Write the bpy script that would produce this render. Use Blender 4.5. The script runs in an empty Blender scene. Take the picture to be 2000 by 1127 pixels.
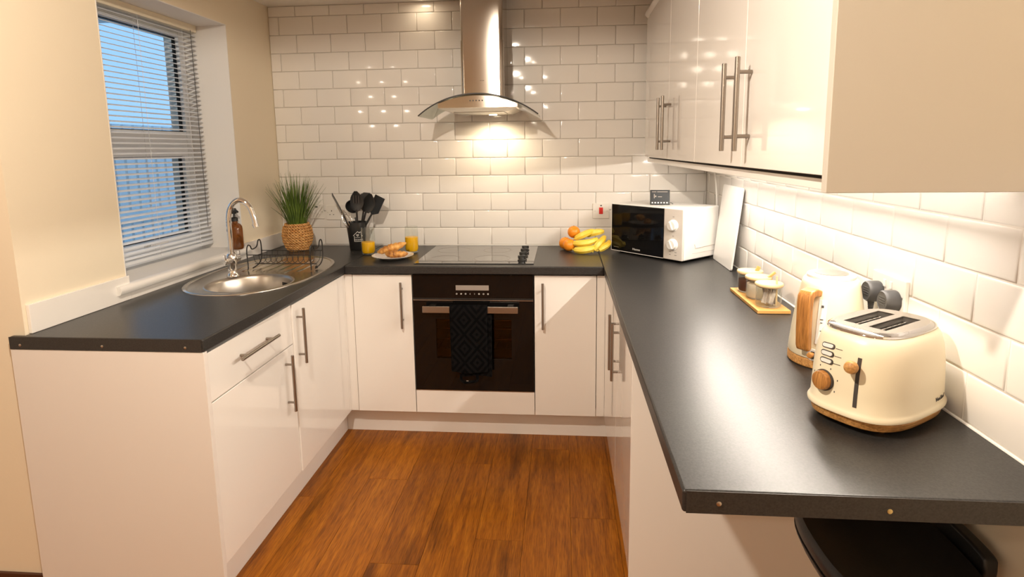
import bpy, bmesh, math, random
from math import sin, cos, pi, radians as R, atan2, sqrt, hypot
from mathutils import Matrix, Vector, Euler
from mathutils.geometry import tessellate_polygon
random.seed(7)
SC = bpy.context.scene
COL = SC.collection

# ------------------------------------------------------------------ camera
CAM = (0.4346, -2.7553, 1.4656)
YAW, PITCH, ROLL, FPX, PY = -0.0862, 0.1456, -0.0130, 1143.1, 458.0
cam = bpy.data.cameras.new('camera'); cam_o = bpy.data.objects.new('camera', cam); COL.objects.link(cam_o)
_fw = Vector((sin(YAW)*cos(PITCH), cos(YAW)*cos(PITCH), -sin(PITCH)))
_rt = Vector((cos(YAW), -sin(YAW), 0)); _up = _rt.cross(_fw)
_r2 = cos(ROLL)*_rt + sin(ROLL)*_up; _u2 = -sin(ROLL)*_rt + cos(ROLL)*_up
_m = Matrix((_r2, _u2, -_fw)).transposed().to_4x4(); _m.translation = CAM
cam_o.matrix_world = _m
cam.sensor_width = 36; cam.lens = 36*FPX/2000
cam.shift_x = 0; cam.shift_y = -(563.5-PY)/2000
cam.clip_start = 0.05; cam.clip_end = 60
SC.camera = cam_o

# ------------------------------------------------------------------ world, light levels, exposure
W = bpy.data.worlds.new('world'); SC.world = W; W.use_nodes = True
_bg = W.node_tree.nodes['Background']; _bg.inputs[0].default_value = (0.33, 0.58, 0.90, 1); _bg.inputs[1].default_value = 1.1
SC.view_settings.view_transform = 'Standard'; SC.view_settings.look = 'None'
SC.view_settings.exposure = 0.28; SC.view_settings.gamma = 1.0
SC.view_settings.use_curve_mapping = False
WARM = (1.0, 0.87, 0.71)          # ceiling lamps
LEDC = (1.0, 0.90, 0.78)          # strip under the wall units
P_KEY, P_FILL, P_HOOD, LED_EMIT = 108, 22, 8, 205
SC.cycles.max_bounces = 10; SC.cycles.diffuse_bounces = 5; SC.cycles.glossy_bounces = 5
SC.cycles.transparent_max_bounces = 16; SC.cycles.transmission_bounces = 8
SC.cycles.sample_clamp_indirect = 6; SC.cycles.caustics_reflective = False; SC.cycles.caustics_refractive = False

# ------------------------------------------------------------------ materials
M = {}
def nt(m): return m.node_tree.nodes, m.node_tree.links
def mat(name, col, rough=.5, metal=0, coat=0, trans=0, ior=1.5, emit=None, var=None, bump=None, sub=0, spec=.5, coords='Object', stretch=(1,1,1), aniso=0):
    m = bpy.data.materials.new(name); m.use_nodes = True; N, L = nt(m)
    b = N['Principled BSDF']; c4 = (*col, 1)
    b.inputs['Base Color'].default_value = c4; b.inputs['Roughness'].default_value = rough
    b.inputs['Metallic'].default_value = metal; b.inputs['Coat Weight'].default_value = coat
    b.inputs['Coat Roughness'].default_value = .04
    b.inputs['Transmission Weight'].default_value = trans; b.inputs['IOR'].default_value = ior
    b.inputs['Specular IOR Level'].default_value = spec
    if aniso: b.inputs['Anisotropic'].default_value = aniso
    if sub: b.inputs['Subsurface Weight'].default_value = sub; b.inputs['Subsurface Radius'].default_value = (.02,.012,.006)
    if emit: b.inputs['Emission Color'].default_value = (*emit[0], 1); b.inputs['Emission Strength'].default_value = emit[1]
    if var or bump:
        tc = N.new('ShaderNodeTexCoord'); mp = N.new('ShaderNodeMapping'); mp.inputs['Scale'].default_value = stretch
        L.new(tc.outputs[coords], mp.inputs[0])
    if var:  # (scale, colour2, detail)
        n = N.new('ShaderNodeTexNoise'); n.inputs['Scale'].default_value = var[0]; n.inputs['Detail'].default_value = var[2] if len(var) > 2 else 4
        r = N.new('ShaderNodeValToRGB'); r.color_ramp.elements[0].position = .32; r.color_ramp.elements[1].position = .68
        r.color_ramp.elements[0].color = c4; r.color_ramp.elements[1].color = (*var[1], 1)
        L.new(mp.outputs[0], n.inputs['Vector']); L.new(n.outputs[0], r.inputs[0]); L.new(r.outputs[0], b.inputs['Base Color'])
    if bump:  # (scale, strength, distance)
        n = N.new('ShaderNodeTexNoise'); n.inputs['Scale'].default_value = bump[0]; n.inputs['Detail'].default_value = 4
        bp = N.new('ShaderNodeBump'); bp.inputs['Strength'].default_value = bump[1]; bp.inputs['Distance'].default_value = bump[2] if len(bump) > 2 else .002
        L.new(mp.outputs[0], n.inputs['Vector']); L.new(n.outputs[0], bp.inputs['Height']); L.new(bp.outputs[0], b.inputs['Normal'])
    M[name] = m; return m
def pane_mat(name, tint, refl=.9, rough=0.0, ior=1.45):
    m = bpy.data.materials.new(name); m.use_nodes = True; N, L = nt(m); N.remove(N['Principled BSDF'])
    t = N.new('ShaderNodeBsdfTransparent'); t.inputs[0].default_value = (*tint, 1)
    g = N.new('ShaderNodeBsdfGlossy'); g.inputs['Roughness'].default_value = rough; g.inputs[0].default_value = (refl, refl, refl, 1)
    lw = N.new('ShaderNodeLayerWeight'); lw.inputs[0].default_value = .5; f0 = ((ior-1)/(ior+1))**2
    p = N.new('ShaderNodeMath'); p.operation = 'POWER'; p.inputs[1].default_value = 5; L.new(lw.outputs['Facing'], p.inputs[0])
    f = N.new('ShaderNodeMath'); f.operation = 'MULTIPLY_ADD'; f.inputs[1].default_value = 1-f0; f.inputs[2].default_value = f0; L.new(p.outputs[0], f.inputs[0])
    x = N.new('ShaderNodeMixShader'); L.new(f.outputs[0], x.inputs[0]); L.new(t.outputs[0], x.inputs[1]); L.new(g.outputs[0], x.inputs[2])
    L.new(x.outputs[0], N['Material Output'].inputs[0]); M[name] = m; return m
def wood_mat(name, c0, c1, c2, scale=1.0, axis=1, rough=.4, rnd=True, knots=False):
    m = bpy.data.materials.new(name); m.use_nodes = True; N, L = nt(m); b = N['Principled BSDF']
    tc = N.new('ShaderNodeTexCoord'); mp = N.new('ShaderNodeMapping'); L.new(tc.outputs['Object'], mp.inputs[0])
    s = [22*scale]*3; s[axis] = 1.5*scale; mp.inputs['Scale'].default_value = s
    if rnd:
        oi = N.new('ShaderNodeObjectInfo'); mu = N.new('ShaderNodeVectorMath'); mu.operation = 'MULTIPLY_ADD'
        cx = N.new('ShaderNodeCombineXYZ'); [L.new(oi.outputs['Random'], cx.inputs[i]) for i in range(3)]
        mu.inputs[1].default_value = (37, 53, 71); L.new(cx.outputs[0], mu.inputs[0]); L.new(mp.outputs[0], mu.inputs[2]); vec = mu.outputs[0]
    else: vec = mp.outputs[0]
    n = N.new('ShaderNodeTexNoise'); n.inputs['Scale'].default_value = 1; n.inputs['Detail'].default_value = 5; n.inputs['Roughness'].default_value = .62; n.inputs['Distortion'].default_value = .7
    L.new(vec, n.inputs['Vector'])
    r = N.new('ShaderNodeValToRGB'); e = r.color_ramp.elements; e[0].position = .28; e[0].color = (*c0, 1); e[1].position = .74; e[1].color = (*c2, 1)
    k = e.new(.5); k.color = (*c1, 1); L.new(n.outputs[0], r.inputs[0])
    f = N.new('ShaderNodeTexNoise'); f.inputs['Scale'].default_value = 7; f.inputs['Detail'].default_value = 3; L.new(vec, f.inputs['Vector'])
    mx = N.new('ShaderNodeMix'); mx.data_type = 'RGBA'; mx.blend_type = 'MULTIPLY'; mx.inputs[0].default_value = .75
    fr = N.new('ShaderNodeValToRGB'); fr.color_ramp.elements[0].position = .3; fr.color_ramp.elements[0].color = (.45, .42, .4, 1); fr.color_ramp.elements[1].position = .6; fr.color_ramp.elements[1].color = (1, 1, 1, 1)
    L.new(f.outputs[0], fr.inputs[0]); L.new(r.outputs[0], mx.inputs[6]); L.new(fr.outputs[0], mx.inputs[7])
    out = mx.outputs[2]
    if rnd:
        hs = N.new('ShaderNodeHueSaturation'); ma = N.new('ShaderNodeMapRange'); ma.inputs[3].default_value = .95; ma.inputs[4].default_value = 1.05
        L.new(oi.outputs['Random'], ma.inputs[0]); L.new(ma.outputs[0], hs.inputs['Value']); L.new(out, hs.inputs['Color']); out = hs.outputs[0]
    if knots:
        mp2 = N.new('ShaderNodeMapping'); mp2.inputs['Scale'].default_value = (5, 1.6, 5); L.new(tc.outputs['Object'], mp2.inputs[0])
        v = N.new('ShaderNodeTexNoise'); v.inputs['Scale'].default_value = 1.3; v.inputs['Detail'].default_value = 2; ad = N.new('ShaderNodeVectorMath'); ad.operation = 'ADD'
        L.new(mp2.outputs[0], ad.inputs[0]); L.new(cx.outputs[0], ad.inputs[1]); sc2 = N.new('ShaderNodeVectorMath'); sc2.operation = 'SCALE'; sc2.inputs[3].default_value = 29; L.new(cx.outputs[0], sc2.inputs[0]); L.new(sc2.outputs[0], ad.inputs[1])
        L.new(ad.outputs[0], v.inputs['Vector']); kr = N.new('ShaderNodeValToRGB'); kr.color_ramp.elements[0].position = .24; kr.color_ramp.elements[0].color = (.5, .48, .44, 1); kr.color_ramp.elements[1].position = .42; kr.color_ramp.elements[1].color = (1, 1, 1, 1)
        L.new(v.outputs[0], kr.inputs[0]); m3 = N.new('ShaderNodeMix'); m3.data_type = 'RGBA'; m3.blend_type = 'MULTIPLY'; m3.inputs[0].default_value = 1
        L.new(out, m3.inputs[6]); L.new(kr.outputs[0], m3.inputs[7]); out = m3.outputs[2]
    L.new(out, b.inputs['Base Color']); b.inputs['Roughness'].default_value = rough; b.inputs['Specular IOR Level'].default_value = .28
    bm_ = N.new('ShaderNodeBump'); bm_.inputs['Strength'].default_value = .25; bm_.inputs['Distance'].default_value = .001; L.new(f.outputs[0], bm_.inputs['Height']); L.new(bm_.outputs[0], b.inputs['Normal'])
    M[name] = m; return m

mat('cream_paint', (.81, .715, .555), .75, bump=(90, .12))
mat('white_paint', (.80, .78, .75), .6, bump=(90, .1))
mat('ceiling_paint', (.86, .84, .80), .8)
mat('grout', (.74, .70, .65), .9)
mat('tile', (.80, .77, .73), .085, spec=.5, bump=(7, .02, .004))
mat('white_gloss', (.86, .83, .79), .07, coat=.5)
mat('white_satin', (.78, .74, .70), .38)
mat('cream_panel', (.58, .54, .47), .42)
mat('plinth_white', (.88, .85, .81), .4)
mat('carcass', (.72, .70, .67), .5)
mat('gap_dark', (.06, .05, .045), .8)
mat('worktop', (.014, .0135, .013), .35, var=(260, (.036, .034, .033), 6), bump=(420, .10, .0008), spec=.42)
mat('worktop_edge', (.022, .020, .019), .45, var=(300, (.04, .037, .034), 5))
mat('steel', (.60, .56, .51), .30, 1)
mat('steel_brushed', (.58, .53, .47), .12, 1, aniso=.98)
_t = M['steel_brushed'].node_tree.nodes.new('ShaderNodeTangent'); _t.direction_type = 'RADIAL'; _t.axis = 'Z'
M['steel_brushed'].node_tree.links.new(_t.outputs[0], M['steel_brushed'].node_tree.nodes['Principled BSDF'].inputs['Tangent'])
M['steel_brushed'].node_tree.nodes['Principled BSDF'].inputs['Anisotropic Rotation'].default_value = .25
mat('steel_handle', (.36, .32, .28), .33, 1)
mat('steel_sink', (.63, .59, .54), .22, 1, bump=(60, .05, .0006))
mat('steel_bowl', (.50, .46, .41), .30, 1)
mat('chrome', (.85, .85, .86), .05, 1)
mat('black_glass', (.005, .0045, .0045), .03, spec=.35)
mat('hob_glass', (.012, .011, .011), .06, coat=.6, spec=.8)
mat('black_plastic', (.012, .012, .012), .4)
mat('black_satin', (.02, .02, .02), .32)
mat('black_wire', (.015, .013, .012), .35)
mat('black_leather', (.012, .011, .011), .42, bump=(220, .25, .001))
mat('white_plastic', (.82, .80, .77), .3)
mat('socket_white', (.78, .75, .70), .28)
mat('red', (.62, .02, .015), .35)
mat('slate_grey', (.055, .054, .056), .5)
mat('print_dark', (.05, .045, .04), .6)
mat('print_light', (.75, .73, .70), .6)
mat('display_grey', (.30, .26, .23), .3)
mat('screen', (.05, .055, .06), .15)
mat('upvc', (.88, .90, .92), .3)
mat('slat', (.94, .95, .97), .4)
_N, _L = nt(M['slat']); _x = _N.new('ShaderNodeMixShader'); _x.inputs[0].default_value = .45; _tr = _N.new('ShaderNodeBsdfTranslucent'); _tr.inputs[0].default_value = (.90, .93, .97, 1)
_L.new(_N['Principled BSDF'].outputs[0], _x.inputs[1]); _L.new(_tr.outputs[0], _x.inputs[2]); _L.new(_x.outputs[0], _N['Material Output'].inputs[0])
mat('slat_rail', (.80, .72, .56), .4)
mat('cord', (.75, .76, .78), .7)
mat('oven_cavity', (.30, .17, .09), .45)
mat('rack_wire', (.75, .70, .62), .2, 1)
mat('wicker', (.46, .20, .05), .6, var=(60, (.74, .42, .15), 3), bump=(140, .5, .002))
mat('wicker_gap_shade', (.09, .035, .01), .8)  # inner pot coloured dark to stand in for shade between the strands
mat('leaf', (.042, .085, .010), .42, var=(14, (.13, .20, .03), 2))
mat('soil', (.02, .014, .01), .9)
mat('amber', (.30, .085, .008), .06, trans=.6, ior=1.5, coat=.3)
pane_mat('clear_glass', (.97, .98, .97)); pane_mat('jar_glass', (.96, .97, .96))
pane_mat('hood_glass', (.80, .85, .82), ior=1.5); pane_mat('window_glass', (.93, .97, 1.0)); pane_mat('oven_pane', (.62, .52, .42), ior=1.35)
pane_mat('microwave_pane', (.10, .09, .085), ior=1.5)
mat('juice', (.95, .50, .004), .25)
mat('china', (.78, .75, .72), .12, coat=.3)
mat('croissant', (.42, .14, .022), .45, var=(38, (.85, .48, .13), 5), bump=(60, .5, .003))
mat('croissant_dark', (.22, .06, .012), .45, var=(44, (.75, .38, .09), 5), bump=(60, .5, .003))
mat('orange_peel', (.85, .28, .014), .38, bump=(320, .35, .001))
mat('banana', (.80, .52, .03), .42, var=(22, (.88, .66, .09), 3))
mat('banana_end', (.10, .07, .02), .7)
mat('bamboo', (.55, .28, .07), .45, var=(5, (.64, .37, .12), 4), stretch=(1, 14, 14))
mat('bamboo_lid', (.60, .44, .23), .45, var=(5, (.68, .52, .30), 4), stretch=(1, 14, 14))
mat('coffee', (.10, .030, .010), .8, bump=(300, .8, .003))
mat('sugar', (.78, .68, .55), .7, bump=(400, .6, .002))
mat('sachet', (.78, .72, .66), .5, var=(40, (.35, .30, .28), 2))
mat('cream_enamel', (.86, .77, .57), .33, coat=.15)
wood_mat('oak_trim', (.34, .14, .035), (.48, .21, .055), (.58, .28, .08), 2.2, 2, .42, rnd=False)
wood_mat('oak_ring', (.42, .20, .06), (.58, .30, .10), (.68, .38, .14), 1.6, 0, .42, rnd=False)
wood_mat('floor_wood', (.20, .058, .003), (.33, .104, .005), (.47, .168, .011), 1.7, 1, .38, knots=True)
mat('dark_skirting', (.07, .022, .008), .5)
mat('fence_wood', (.62, .65, .66), .85, var=(8, (.75, .76, .74), 3))
mat('outside_ground', (.25, .27, .27), .95)
mat('lamp_lens', (1, 1, 1), .4, emit=((1.0, .80, .55), 30))
mat('led_lens', (1, 1, 1), .4, emit=(LEDC, LED_EMIT))
mat('hood_lens', (1, 1, 1), .4, emit=((1.0, .82, .56), 22))
mat('brass', (.75, .62, .30), .4, 1)
mat('filter_mesh', (.40, .38, .35), .4, 1)
mat('sealant', (.80, .78, .74), .35)
def towel_mat():
    m = mat('towel', (.010, .010, .011), .95, spec=.08); N, L = nt(m); b = N['Principled BSDF']
    tc = N.new('ShaderNodeTexCoord'); sp = N.new('ShaderNodeSeparateXYZ'); L.new(tc.outputs['Object'], sp.inputs[0])
    def fold(o, s, off):
        a = N.new('ShaderNodeMath'); a.operation = 'MULTIPLY_ADD'; a.inputs[1].default_value = s; a.inputs[2].default_value = off; L.new(o, a.inputs[0])
        p = N.new('ShaderNodeMath'); p.operation = 'PINGPONG'; p.inputs[1].default_value = 1; L.new(a.outputs[0], p.inputs[0]); return p.outputs[0]
    s = N.new('ShaderNodeMath'); s.operation = 'ADD'; L.new(fold(sp.outputs[0], 16.5, 20.4), s.inputs[0]); L.new(fold(sp.outputs[2], 14, 20), s.inputs[1])
    w = N.new('ShaderNodeMath'); w.operation = 'PINGPONG'; w.inputs[1].default_value = .25; L.new(s.outputs[0], w.inputs[0])
    r = N.new('ShaderNodeValToRGB'); r.color_ramp.elements[0].position = .10; r.color_ramp.elements[1].position = .15
    r.color_ramp.elements[0].color = (.0016, .0016, .0018, 1); r.color_ramp.elements[1].color = (.0055, .005, .005, 1)
    L.new(w.outputs[0], r.inputs[0]); L.new(r.outputs[0], b.inputs['Base Color'])
    n = N.new('ShaderNodeTexNoise'); n.inputs['Scale'].default_value = 500; bp = N.new('ShaderNodeBump'); bp.inputs['Strength'].default_value = .6; bp.inputs['Distance'].default_value = .002
    L.new(tc.outputs['Object'], n.inputs['Vector']); L.new(n.outputs[0], bp.inputs['Height']); L.new(bp.outputs[0], b.inputs['Normal'])
towel_mat()

# ------------------------------------------------------------------ builders
def tag(o, label=None, cat=None, group=None, kind=None):
    if label: o['label'] = label
    if cat: o['category'] = cat
    if group: o['group'] = group
    if kind: o['kind'] = kind
    return o
def W_of(o):
    if o is None: return Matrix.Identity(4)
    return W_of(o.parent) @ Matrix.Translation(o.location) @ o.rotation_euler.to_matrix().to_4x4()
def thing(name, loc, label, cat, group=None, rz=0):
    o = bpy.data.objects.new(name, None); COL.objects.link(o); o.empty_display_size = .05
    o.location = loc; o.rotation_euler = (0, 0, rz); return tag(o, label, cat, group)
def link(name, me, parent=None, loc=(0, 0, 0), rot=(0, 0, 0)):
    o = bpy.data.objects.new(name, me); COL.objects.link(o); o.parent = parent; o.location = loc; o.rotation_euler = rot; return o
class MB:
    def __init__(s): s.v = []; s.f = []; s.x = Matrix.Identity(4)
    def add(s, vs, fs):
        k = len(s.v); s.v += [s.x @ Vector(p) for p in vs]; s.f += [[k+i for i in f] for f in fs]; return s
    def box(s, x0, x1, y0, y1, z0, z1):
        return s.add([(x0,y0,z0),(x1,y0,z0),(x1,y1,z0),(x0,y1,z0),(x0,y0,z1),(x1,y0,z1),(x1,y1,z1),(x0,y1,z1)],
                     [(3,2,1,0),(4,5,6,7),(0,1,5,4),(1,2,6,5),(2,3,7,6),(3,0,4,7)])
    def loft(s, rings, cap0=True, cap1=True, closed=True):
        n = len(rings[0]); vs = [p for r in rings for p in r]; fs = []
        for i in range(len(rings)-1):
            for j in range(n if closed else n-1):
                a, b = i*n+j, i*n+(j+1) % n; fs.append((a, b, b+n, a+n))
        if cap0: fs.append(tuple(range(n-1, -1, -1)))
        if cap1: fs.append(tuple((len(rings)-1)*n+j for j in range(n)))
        return s.add(vs, fs)
    def lathe(s, prof, n=32, c=(0, 0, 0), cap0=True, cap1=True):
        return s.loft([[(c[0]+r*cos(2*pi*j/n), c[1]+r*sin(2*pi*j/n), c[2]+z) for j in range(n)] for r, z in prof], cap0, cap1)
    def tube(s, path, r, n=8, closed=False, caps=True):
        P = [Vector(p) for p in path]; k = len(P); rings = []; prev = None
        for i in range(k):
            if closed: t = P[(i+1) % k]-P[i-1]
            else: t = P[min(i+1, k-1)]-P[max(i-1, 0)]
            t.normalize()
            u = prev if prev is not None else (Vector((0, 0, 1)) if abs(t.z) < .9 else Vector((1, 0, 0)))
            u = u - t*u.dot(t)
            if u.length < 1e-5: u = t.orthogonal()
            u.normalize(); prev = u; w = t.cross(u); rr = r[i] if isinstance(r, (list, tuple)) else r
            rings.append([tuple(P[i]+u*(rr*cos(2*pi*j/n))+w*(rr*sin(2*pi*j/n))) for j in range(n)])
        if closed: rings.append(rings[0]); return s.loft(rings, False, False)
        return s.loft(rings, caps, caps)
    def cyl(s, a, b, r, n=16): return s.tube([a, b], r, n)
    def prism(s, poly, z0, z1, holes=()):
        loops = [[Vector((x, y, 0)) for x, y in poly]]+[[Vector((x, y, 0)) for x, y in h] for h in holes]
        flat = [p for l in loops for p in l]; tri = tessellate_polygon(loops); n = len(flat); fs = []
        def up(t):
            a, b, c = (flat[i] for i in t); return (b-a).cross(c-a).z > 0
        for t in tri:
            t = tuple(t) if up(t) else tuple(reversed(t)); fs.append(tuple(n+i for i in t)); fs.append(tuple(reversed(t)))
        k = 0
        for li, l in enumerate(loops):
            m = len(l); area = sum(l[i].x*l[(i+1) % m].y-l[(i+1) % m].x*l[i].y for i in range(m)); ccw = (area > 0) == (li == 0)
            for i in range(m):
                a, b = k+i, k+(i+1) % m; fs.append((a, b, b+n, a+n) if ccw else (b, a, a+n, b+n))
            k += m
        return s.add([(p.x, p.y, z0) for p in flat]+[(p.x, p.y, z1) for p in flat], fs)
    def mesh(s, name, m, smooth=40, off=None):
        me = bpy.data.meshes.new(name); inv = off.inverted() if off is not None else Matrix.Identity(4)
        me.from_pydata([inv @ v for v in s.v], [], s.f); me.materials.append(M[m]); me.update()
        bm = bmesh.new(); bm.from_mesh(me); bmesh.ops.remove_doubles(bm, verts=bm.verts, dist=1e-6); bmesh.ops.recalc_face_normals(bm, faces=bm.faces); bm.to_mesh(me); bm.free()
        if smooth: me.shade_smooth(); me.set_sharp_from_angle(angle=R(smooth))
        return me
    def build(s, name, m, parent=None, label=None, smooth=40, bev=0, seg=2, local=False, loc=None, kind=None, solid=0):
        """vertices in world space (or in the parent's space when local); loc = own origin for a thing that is one mesh"""
        off = None
        if not local and parent is not None: off = W_of(parent)
        if loc is not None: off = Matrix.Translation(loc)
        o = link(name, s.mesh(name, m, smooth, off), parent, loc or (0, 0, 0))
        if bev: bevel(o, bev, seg)
        if label: o['label'] = label
        if kind: o['kind'] = kind
        return o
def bevel(o, w, seg=2):
    b = o.modifiers.new('bevel', 'BEVEL'); b.width = w; b.segments = seg; b.limit_method = 'ANGLE'; b.angle_limit = R(50); b.harden_normals = True; b.use_clamp_overlap = True
def B(*a): return MB().box(*a)
def sup(cx, cy, a, b, e=2.5, n=48, z=None, rot=0):
    out = []
    for i in range(n):
        t = 2*pi*i/n; c, s_ = cos(t), sin(t)
        x = a*math.copysign(abs(c)**(2/e), c); y = b*math.copysign(abs(s_)**(2/e), s_)
        x, y = x*cos(rot)-y*sin(rot), x*sin(rot)+y*cos(rot)
        out.append((cx+x, cy+y) if z is None else (cx+x, cy+y, z))
    return out
def smooth_path(pts, k=6, closed=False):
    P = [Vector(p) for p in pts]; n = len(P); out = []
    rng = range(n if closed else n-1)
    for i in rng:
        p0 = P[i-1] if (closed or i > 0) else P[i]; p1 = P[i]; p2 = P[(i+1) % n]; p3 = P[(i+2) % n] if (closed or i+2 < n) else p2
        for j in range(k):
            t = j/k; out.append(.5*((2*p1)+(p2-p0)*t+(2*p0-5*p1+4*p2-p3)*t*t+(3*p1-p0-3*p2+p3)*t**3))
    if not closed: out.append(P[-1])
    return out
def text_mesh(name, body, size, m, parent, mw, extrude=.0003, align='CENTER', shear=0):
    c = bpy.data.curves.new(name, 'FONT'); c.body = body; c.size = size; c.extrude = extrude; c.align_x = align; c.align_y = 'CENTER'; c.resolution_u = 2; c.shear = shear
    t = bpy.data.objects.new(name, c); me = bpy.data.meshes.new_from_object(t); bpy.data.objects.remove(t)
    me.transform(W_of(parent).inverted() @ mw); me.materials.clear(); me.materials.append(M[m]); return link(name, me, parent)
def frame(origin, xdir, zdir):
    x = Vector(xdir).normalized(); z = Vector(zdir).normalized(); y = z.cross(x).normalized(); x = y.cross(z)
    m = Matrix((x, y, z)).transposed().to_4x4(); m.translation = origin; return m
def struct(o): o['kind'] = 'structure'; return o

XL, XR, YB, ZC, H, HB = -1.234, 1.237, .590, 2.28, .91, .87   # tile or plaster faces, ceiling, worktop top and underside











# ------------------------------------------------------------------ the room shell
struct(B(-3.3, XR+.2, -5.4, .85, -.06, -.012).build('floor', 'floor_wood'))
FLOOR = bpy.data.objects['floor']
pw, pl = .181, 1.22
pm = MB().box(-pw/2+.0004, pw/2-.0004, -pl/2+.0004, pl/2-.0004, -.012, 0).mesh('plank', 'floor_wood', 0)
for i in range(-7, 8):
    x = .015+i*pw
    if x < -1.35 and True: continue
    ph = (i*0.437 % 1)*pl
    for j in range(-5, 3):
        y = j*pl-ph+.4
        if y-pl/2 > .62 or y+pl/2 < -4.2: continue
        p = link('plank', pm, FLOOR, (x, y, 0)); bevel(p, .0005, 1)
struct(B(-3.3, XR+.2, -5.4, .85, ZC, ZC+.06).build('ceiling', 'ceiling_paint'))
wy0, wy1, wz0, wz1, wx = -.690, .148, .972, 2.095, -1.56      # window opening in the left wall
wl = MB()
wl.box(wx, XL, -1.129, wy0, 0, ZC).box(wx, XL, wy1, .85, 0, ZC).box(wx, XL, wy0, wy1, 0, wz0-.03).box(wx, XL, wy0, wy1, wz1, ZC)
struct(wl.build('wall_left', 'cream_paint', smooth=0))
struct(B(-3.3, wx, -1.129, -1.0, 0, ZC).build('wall_side', 'cream_paint', smooth=0))
struct(B(-3.45, -3.3, -5.4, -1.0, 0, ZC).build('wall_far_left', 'cream_paint'))
struct(B(-3.45, XR+.2, -5.55, -5.4, 0, ZC).build('wall_rear', 'cream_paint'))
WB = struct(B(XL, XR+.008, YB+.008, YB+.15, 0, ZC).build('wall_back', 'grout', smooth=0))
WR = struct(B(XR+.008, XR+.2, -5.4, .74, 0, ZC).build('wall_right', 'cream_paint', smooth=0))
gr = B(XR+.002, XR+.0079, -2.26, YB+.007, H+.002, 1.425).build('grout_bed', 'grout', WR, smooth=0)
struct(B(-3.3, wx+.327, -1.139, -1.129, 0, .088).build('baseboard_left', 'dark_skirting', bev=.002))

# metro tiles, each one its own piece
def tile_mesh(w, h):
    b = MB(); r = .0035; d = .008; e = .0045
    rings = [[(-w/2, 0, -h/2), (w/2, 0, -h/2), (w/2, 0, h/2), (-w/2, 0, h/2)]]
    for ins, dep in ((0, -d+.0034), (.0012, -d+.0014), (.0035, -d+.0003), (.006, -d)):
        rings.append([(-w/2+ins, dep, -h/2+ins), (w/2-ins, dep, -h/2+ins), (w/2-ins, dep, h/2-ins), (-w/2+ins, dep, h/2-ins)])
    return b.loft(rings, False, True).mesh('tile', 'tile', 60)
TM = {}
def tile(parent, a, b, z0, z1, wall):
    w, h = round(b-a-.0020, 4), round(z1-z0-.0020, 4)
    if w < .008 or h < .008: return
    if (w, h) not in TM: TM[(w, h)] = tile_mesh(w, h)
    c, z = (a+b)/2, (z0+z1)/2; jx, jz = random.gauss(0, .0006), random.gauss(0, .0006)
    if wall == 'back': link('tile', TM[(w, h)], parent, (c, YB+.008, z), (jx, 0, jz))
    else: link('tile', TM[(w, h)], parent, (XR+.008, c, z), (jx, 0, -pi/2+jz))
PZ = .1007; z0t = H+.003
k = 0
while z0t+k*PZ < ZC-.01:
    a, b = z0t+k*PZ, min(z0t+(k+1)*PZ, ZC-.001); off = .026 if k % 2 == 0 else .126
    xs = [XL+.001]+[off+.2*i for i in range(-8, 8) if XL+.01 < off+.2*i < XR-.01]+[XR-.001]
    for i in range(len(xs)-1): tile(WB, xs[i], xs[i+1], a, b, 'back')
    k += 1
for k in range(5):
    a, b = z0t+k*PZ, z0t+(k+1)*PZ; off = -1.57 if k % 2 == 0 else -1.67
    ys = [-2.25]+[off+.2*i for i in range(-4, 13) if -2.24 < off+.2*i < YB-.01]+[YB-.001]
    for i in range(len(ys)-1): tile(WR, ys[i], ys[i+1], a, b, 'right')

# window: reveal lining, sill, frame, sashes, panes, handle
rv = MB(); rv.box(wx, XL+.001, wy1-.004, wy1, wz0, wz1).box(wx, XL+.001, wy0, wy0+.004, wz0, wz1).box(wx, XL+.001, wy0, wy1, wz1-.004, wz1)
struct(rv.build('trim_1', 'white_paint', smooth=0))
sl = MB(); sl.box(wx, XL, wy0+.002, wy1-.002, wz0-.03, wz0)
SILL = struct(sl.build('trim_2', 'white_paint', smooth=0))
ns = [(XL, wz0-.034), (XL+.016, wz0-.034), (XL+.026, wz0-.030), (XL+.032, wz0-.018), (XL+.030, wz0-.006), (XL+.022, wz0+.001), (XL, wz0+.002)]
MB().loft([[(x, y, z) for x, z in ns] for y in (-.757, wy1+.02)]).build('sill_nosing', 'white_plastic', SILL)
W1 = struct(MB().box(-1.53, -1.46, wy0+.004, wy0+.054, wz0, wz1-.004).box(-1.53, -1.46, wy1-.054, wy1-.004, wz0, wz1-.004)
      .box(-1.53, -1.46, wy0+.054, wy1-.054, wz0, wz0+.05).box(-1.53, -1.46, wy0+.054, wy1-.054, wz1-.054, wz1-.004)
      .box(-1.53, -1.46, wy0+.054, wy1-.054, 1.495, 1.555).build('window_1', 'upvc', smooth=0))
for (z0, z1) in ((wz0+.05, 1.495), (1.555, wz1-.054)):
    y0, y1, t = wy0+.054, wy1-.054, (.045 if z0 < 1.2 else .014)
    sb = MB().box(-1.515, -1.445, y0, y0+t, z0, z1).box(-1.515, -1.445, y1-t, y1, z0, z1).box(-1.515, -1.445, y0+t, y1-t, z0, z0+t).box(-1.515, -1.445, y0+t, y1-t, z1-t, z1)
    sash = sb.build('sash', 'upvc', W1, smooth=0)
    B(-1.486, -1.478, y0+t, y1-t, z0+t, z1-t).build('pane', 'window_glass', sash, smooth=0)
    gk = MB()
    for yy in (y0+t, y1-t-.004): gk.box(-1.478, -1.462, yy, yy+.004, z0+t, z1-t)
    for zz in (z0+t, z1-t-.004): gk.box(-1.478, -1.462, y0+t+.004, y1-t-.004, zz, zz+.004)
    gk.build('gasket', 'black_plastic', sash, smooth=0)
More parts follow.
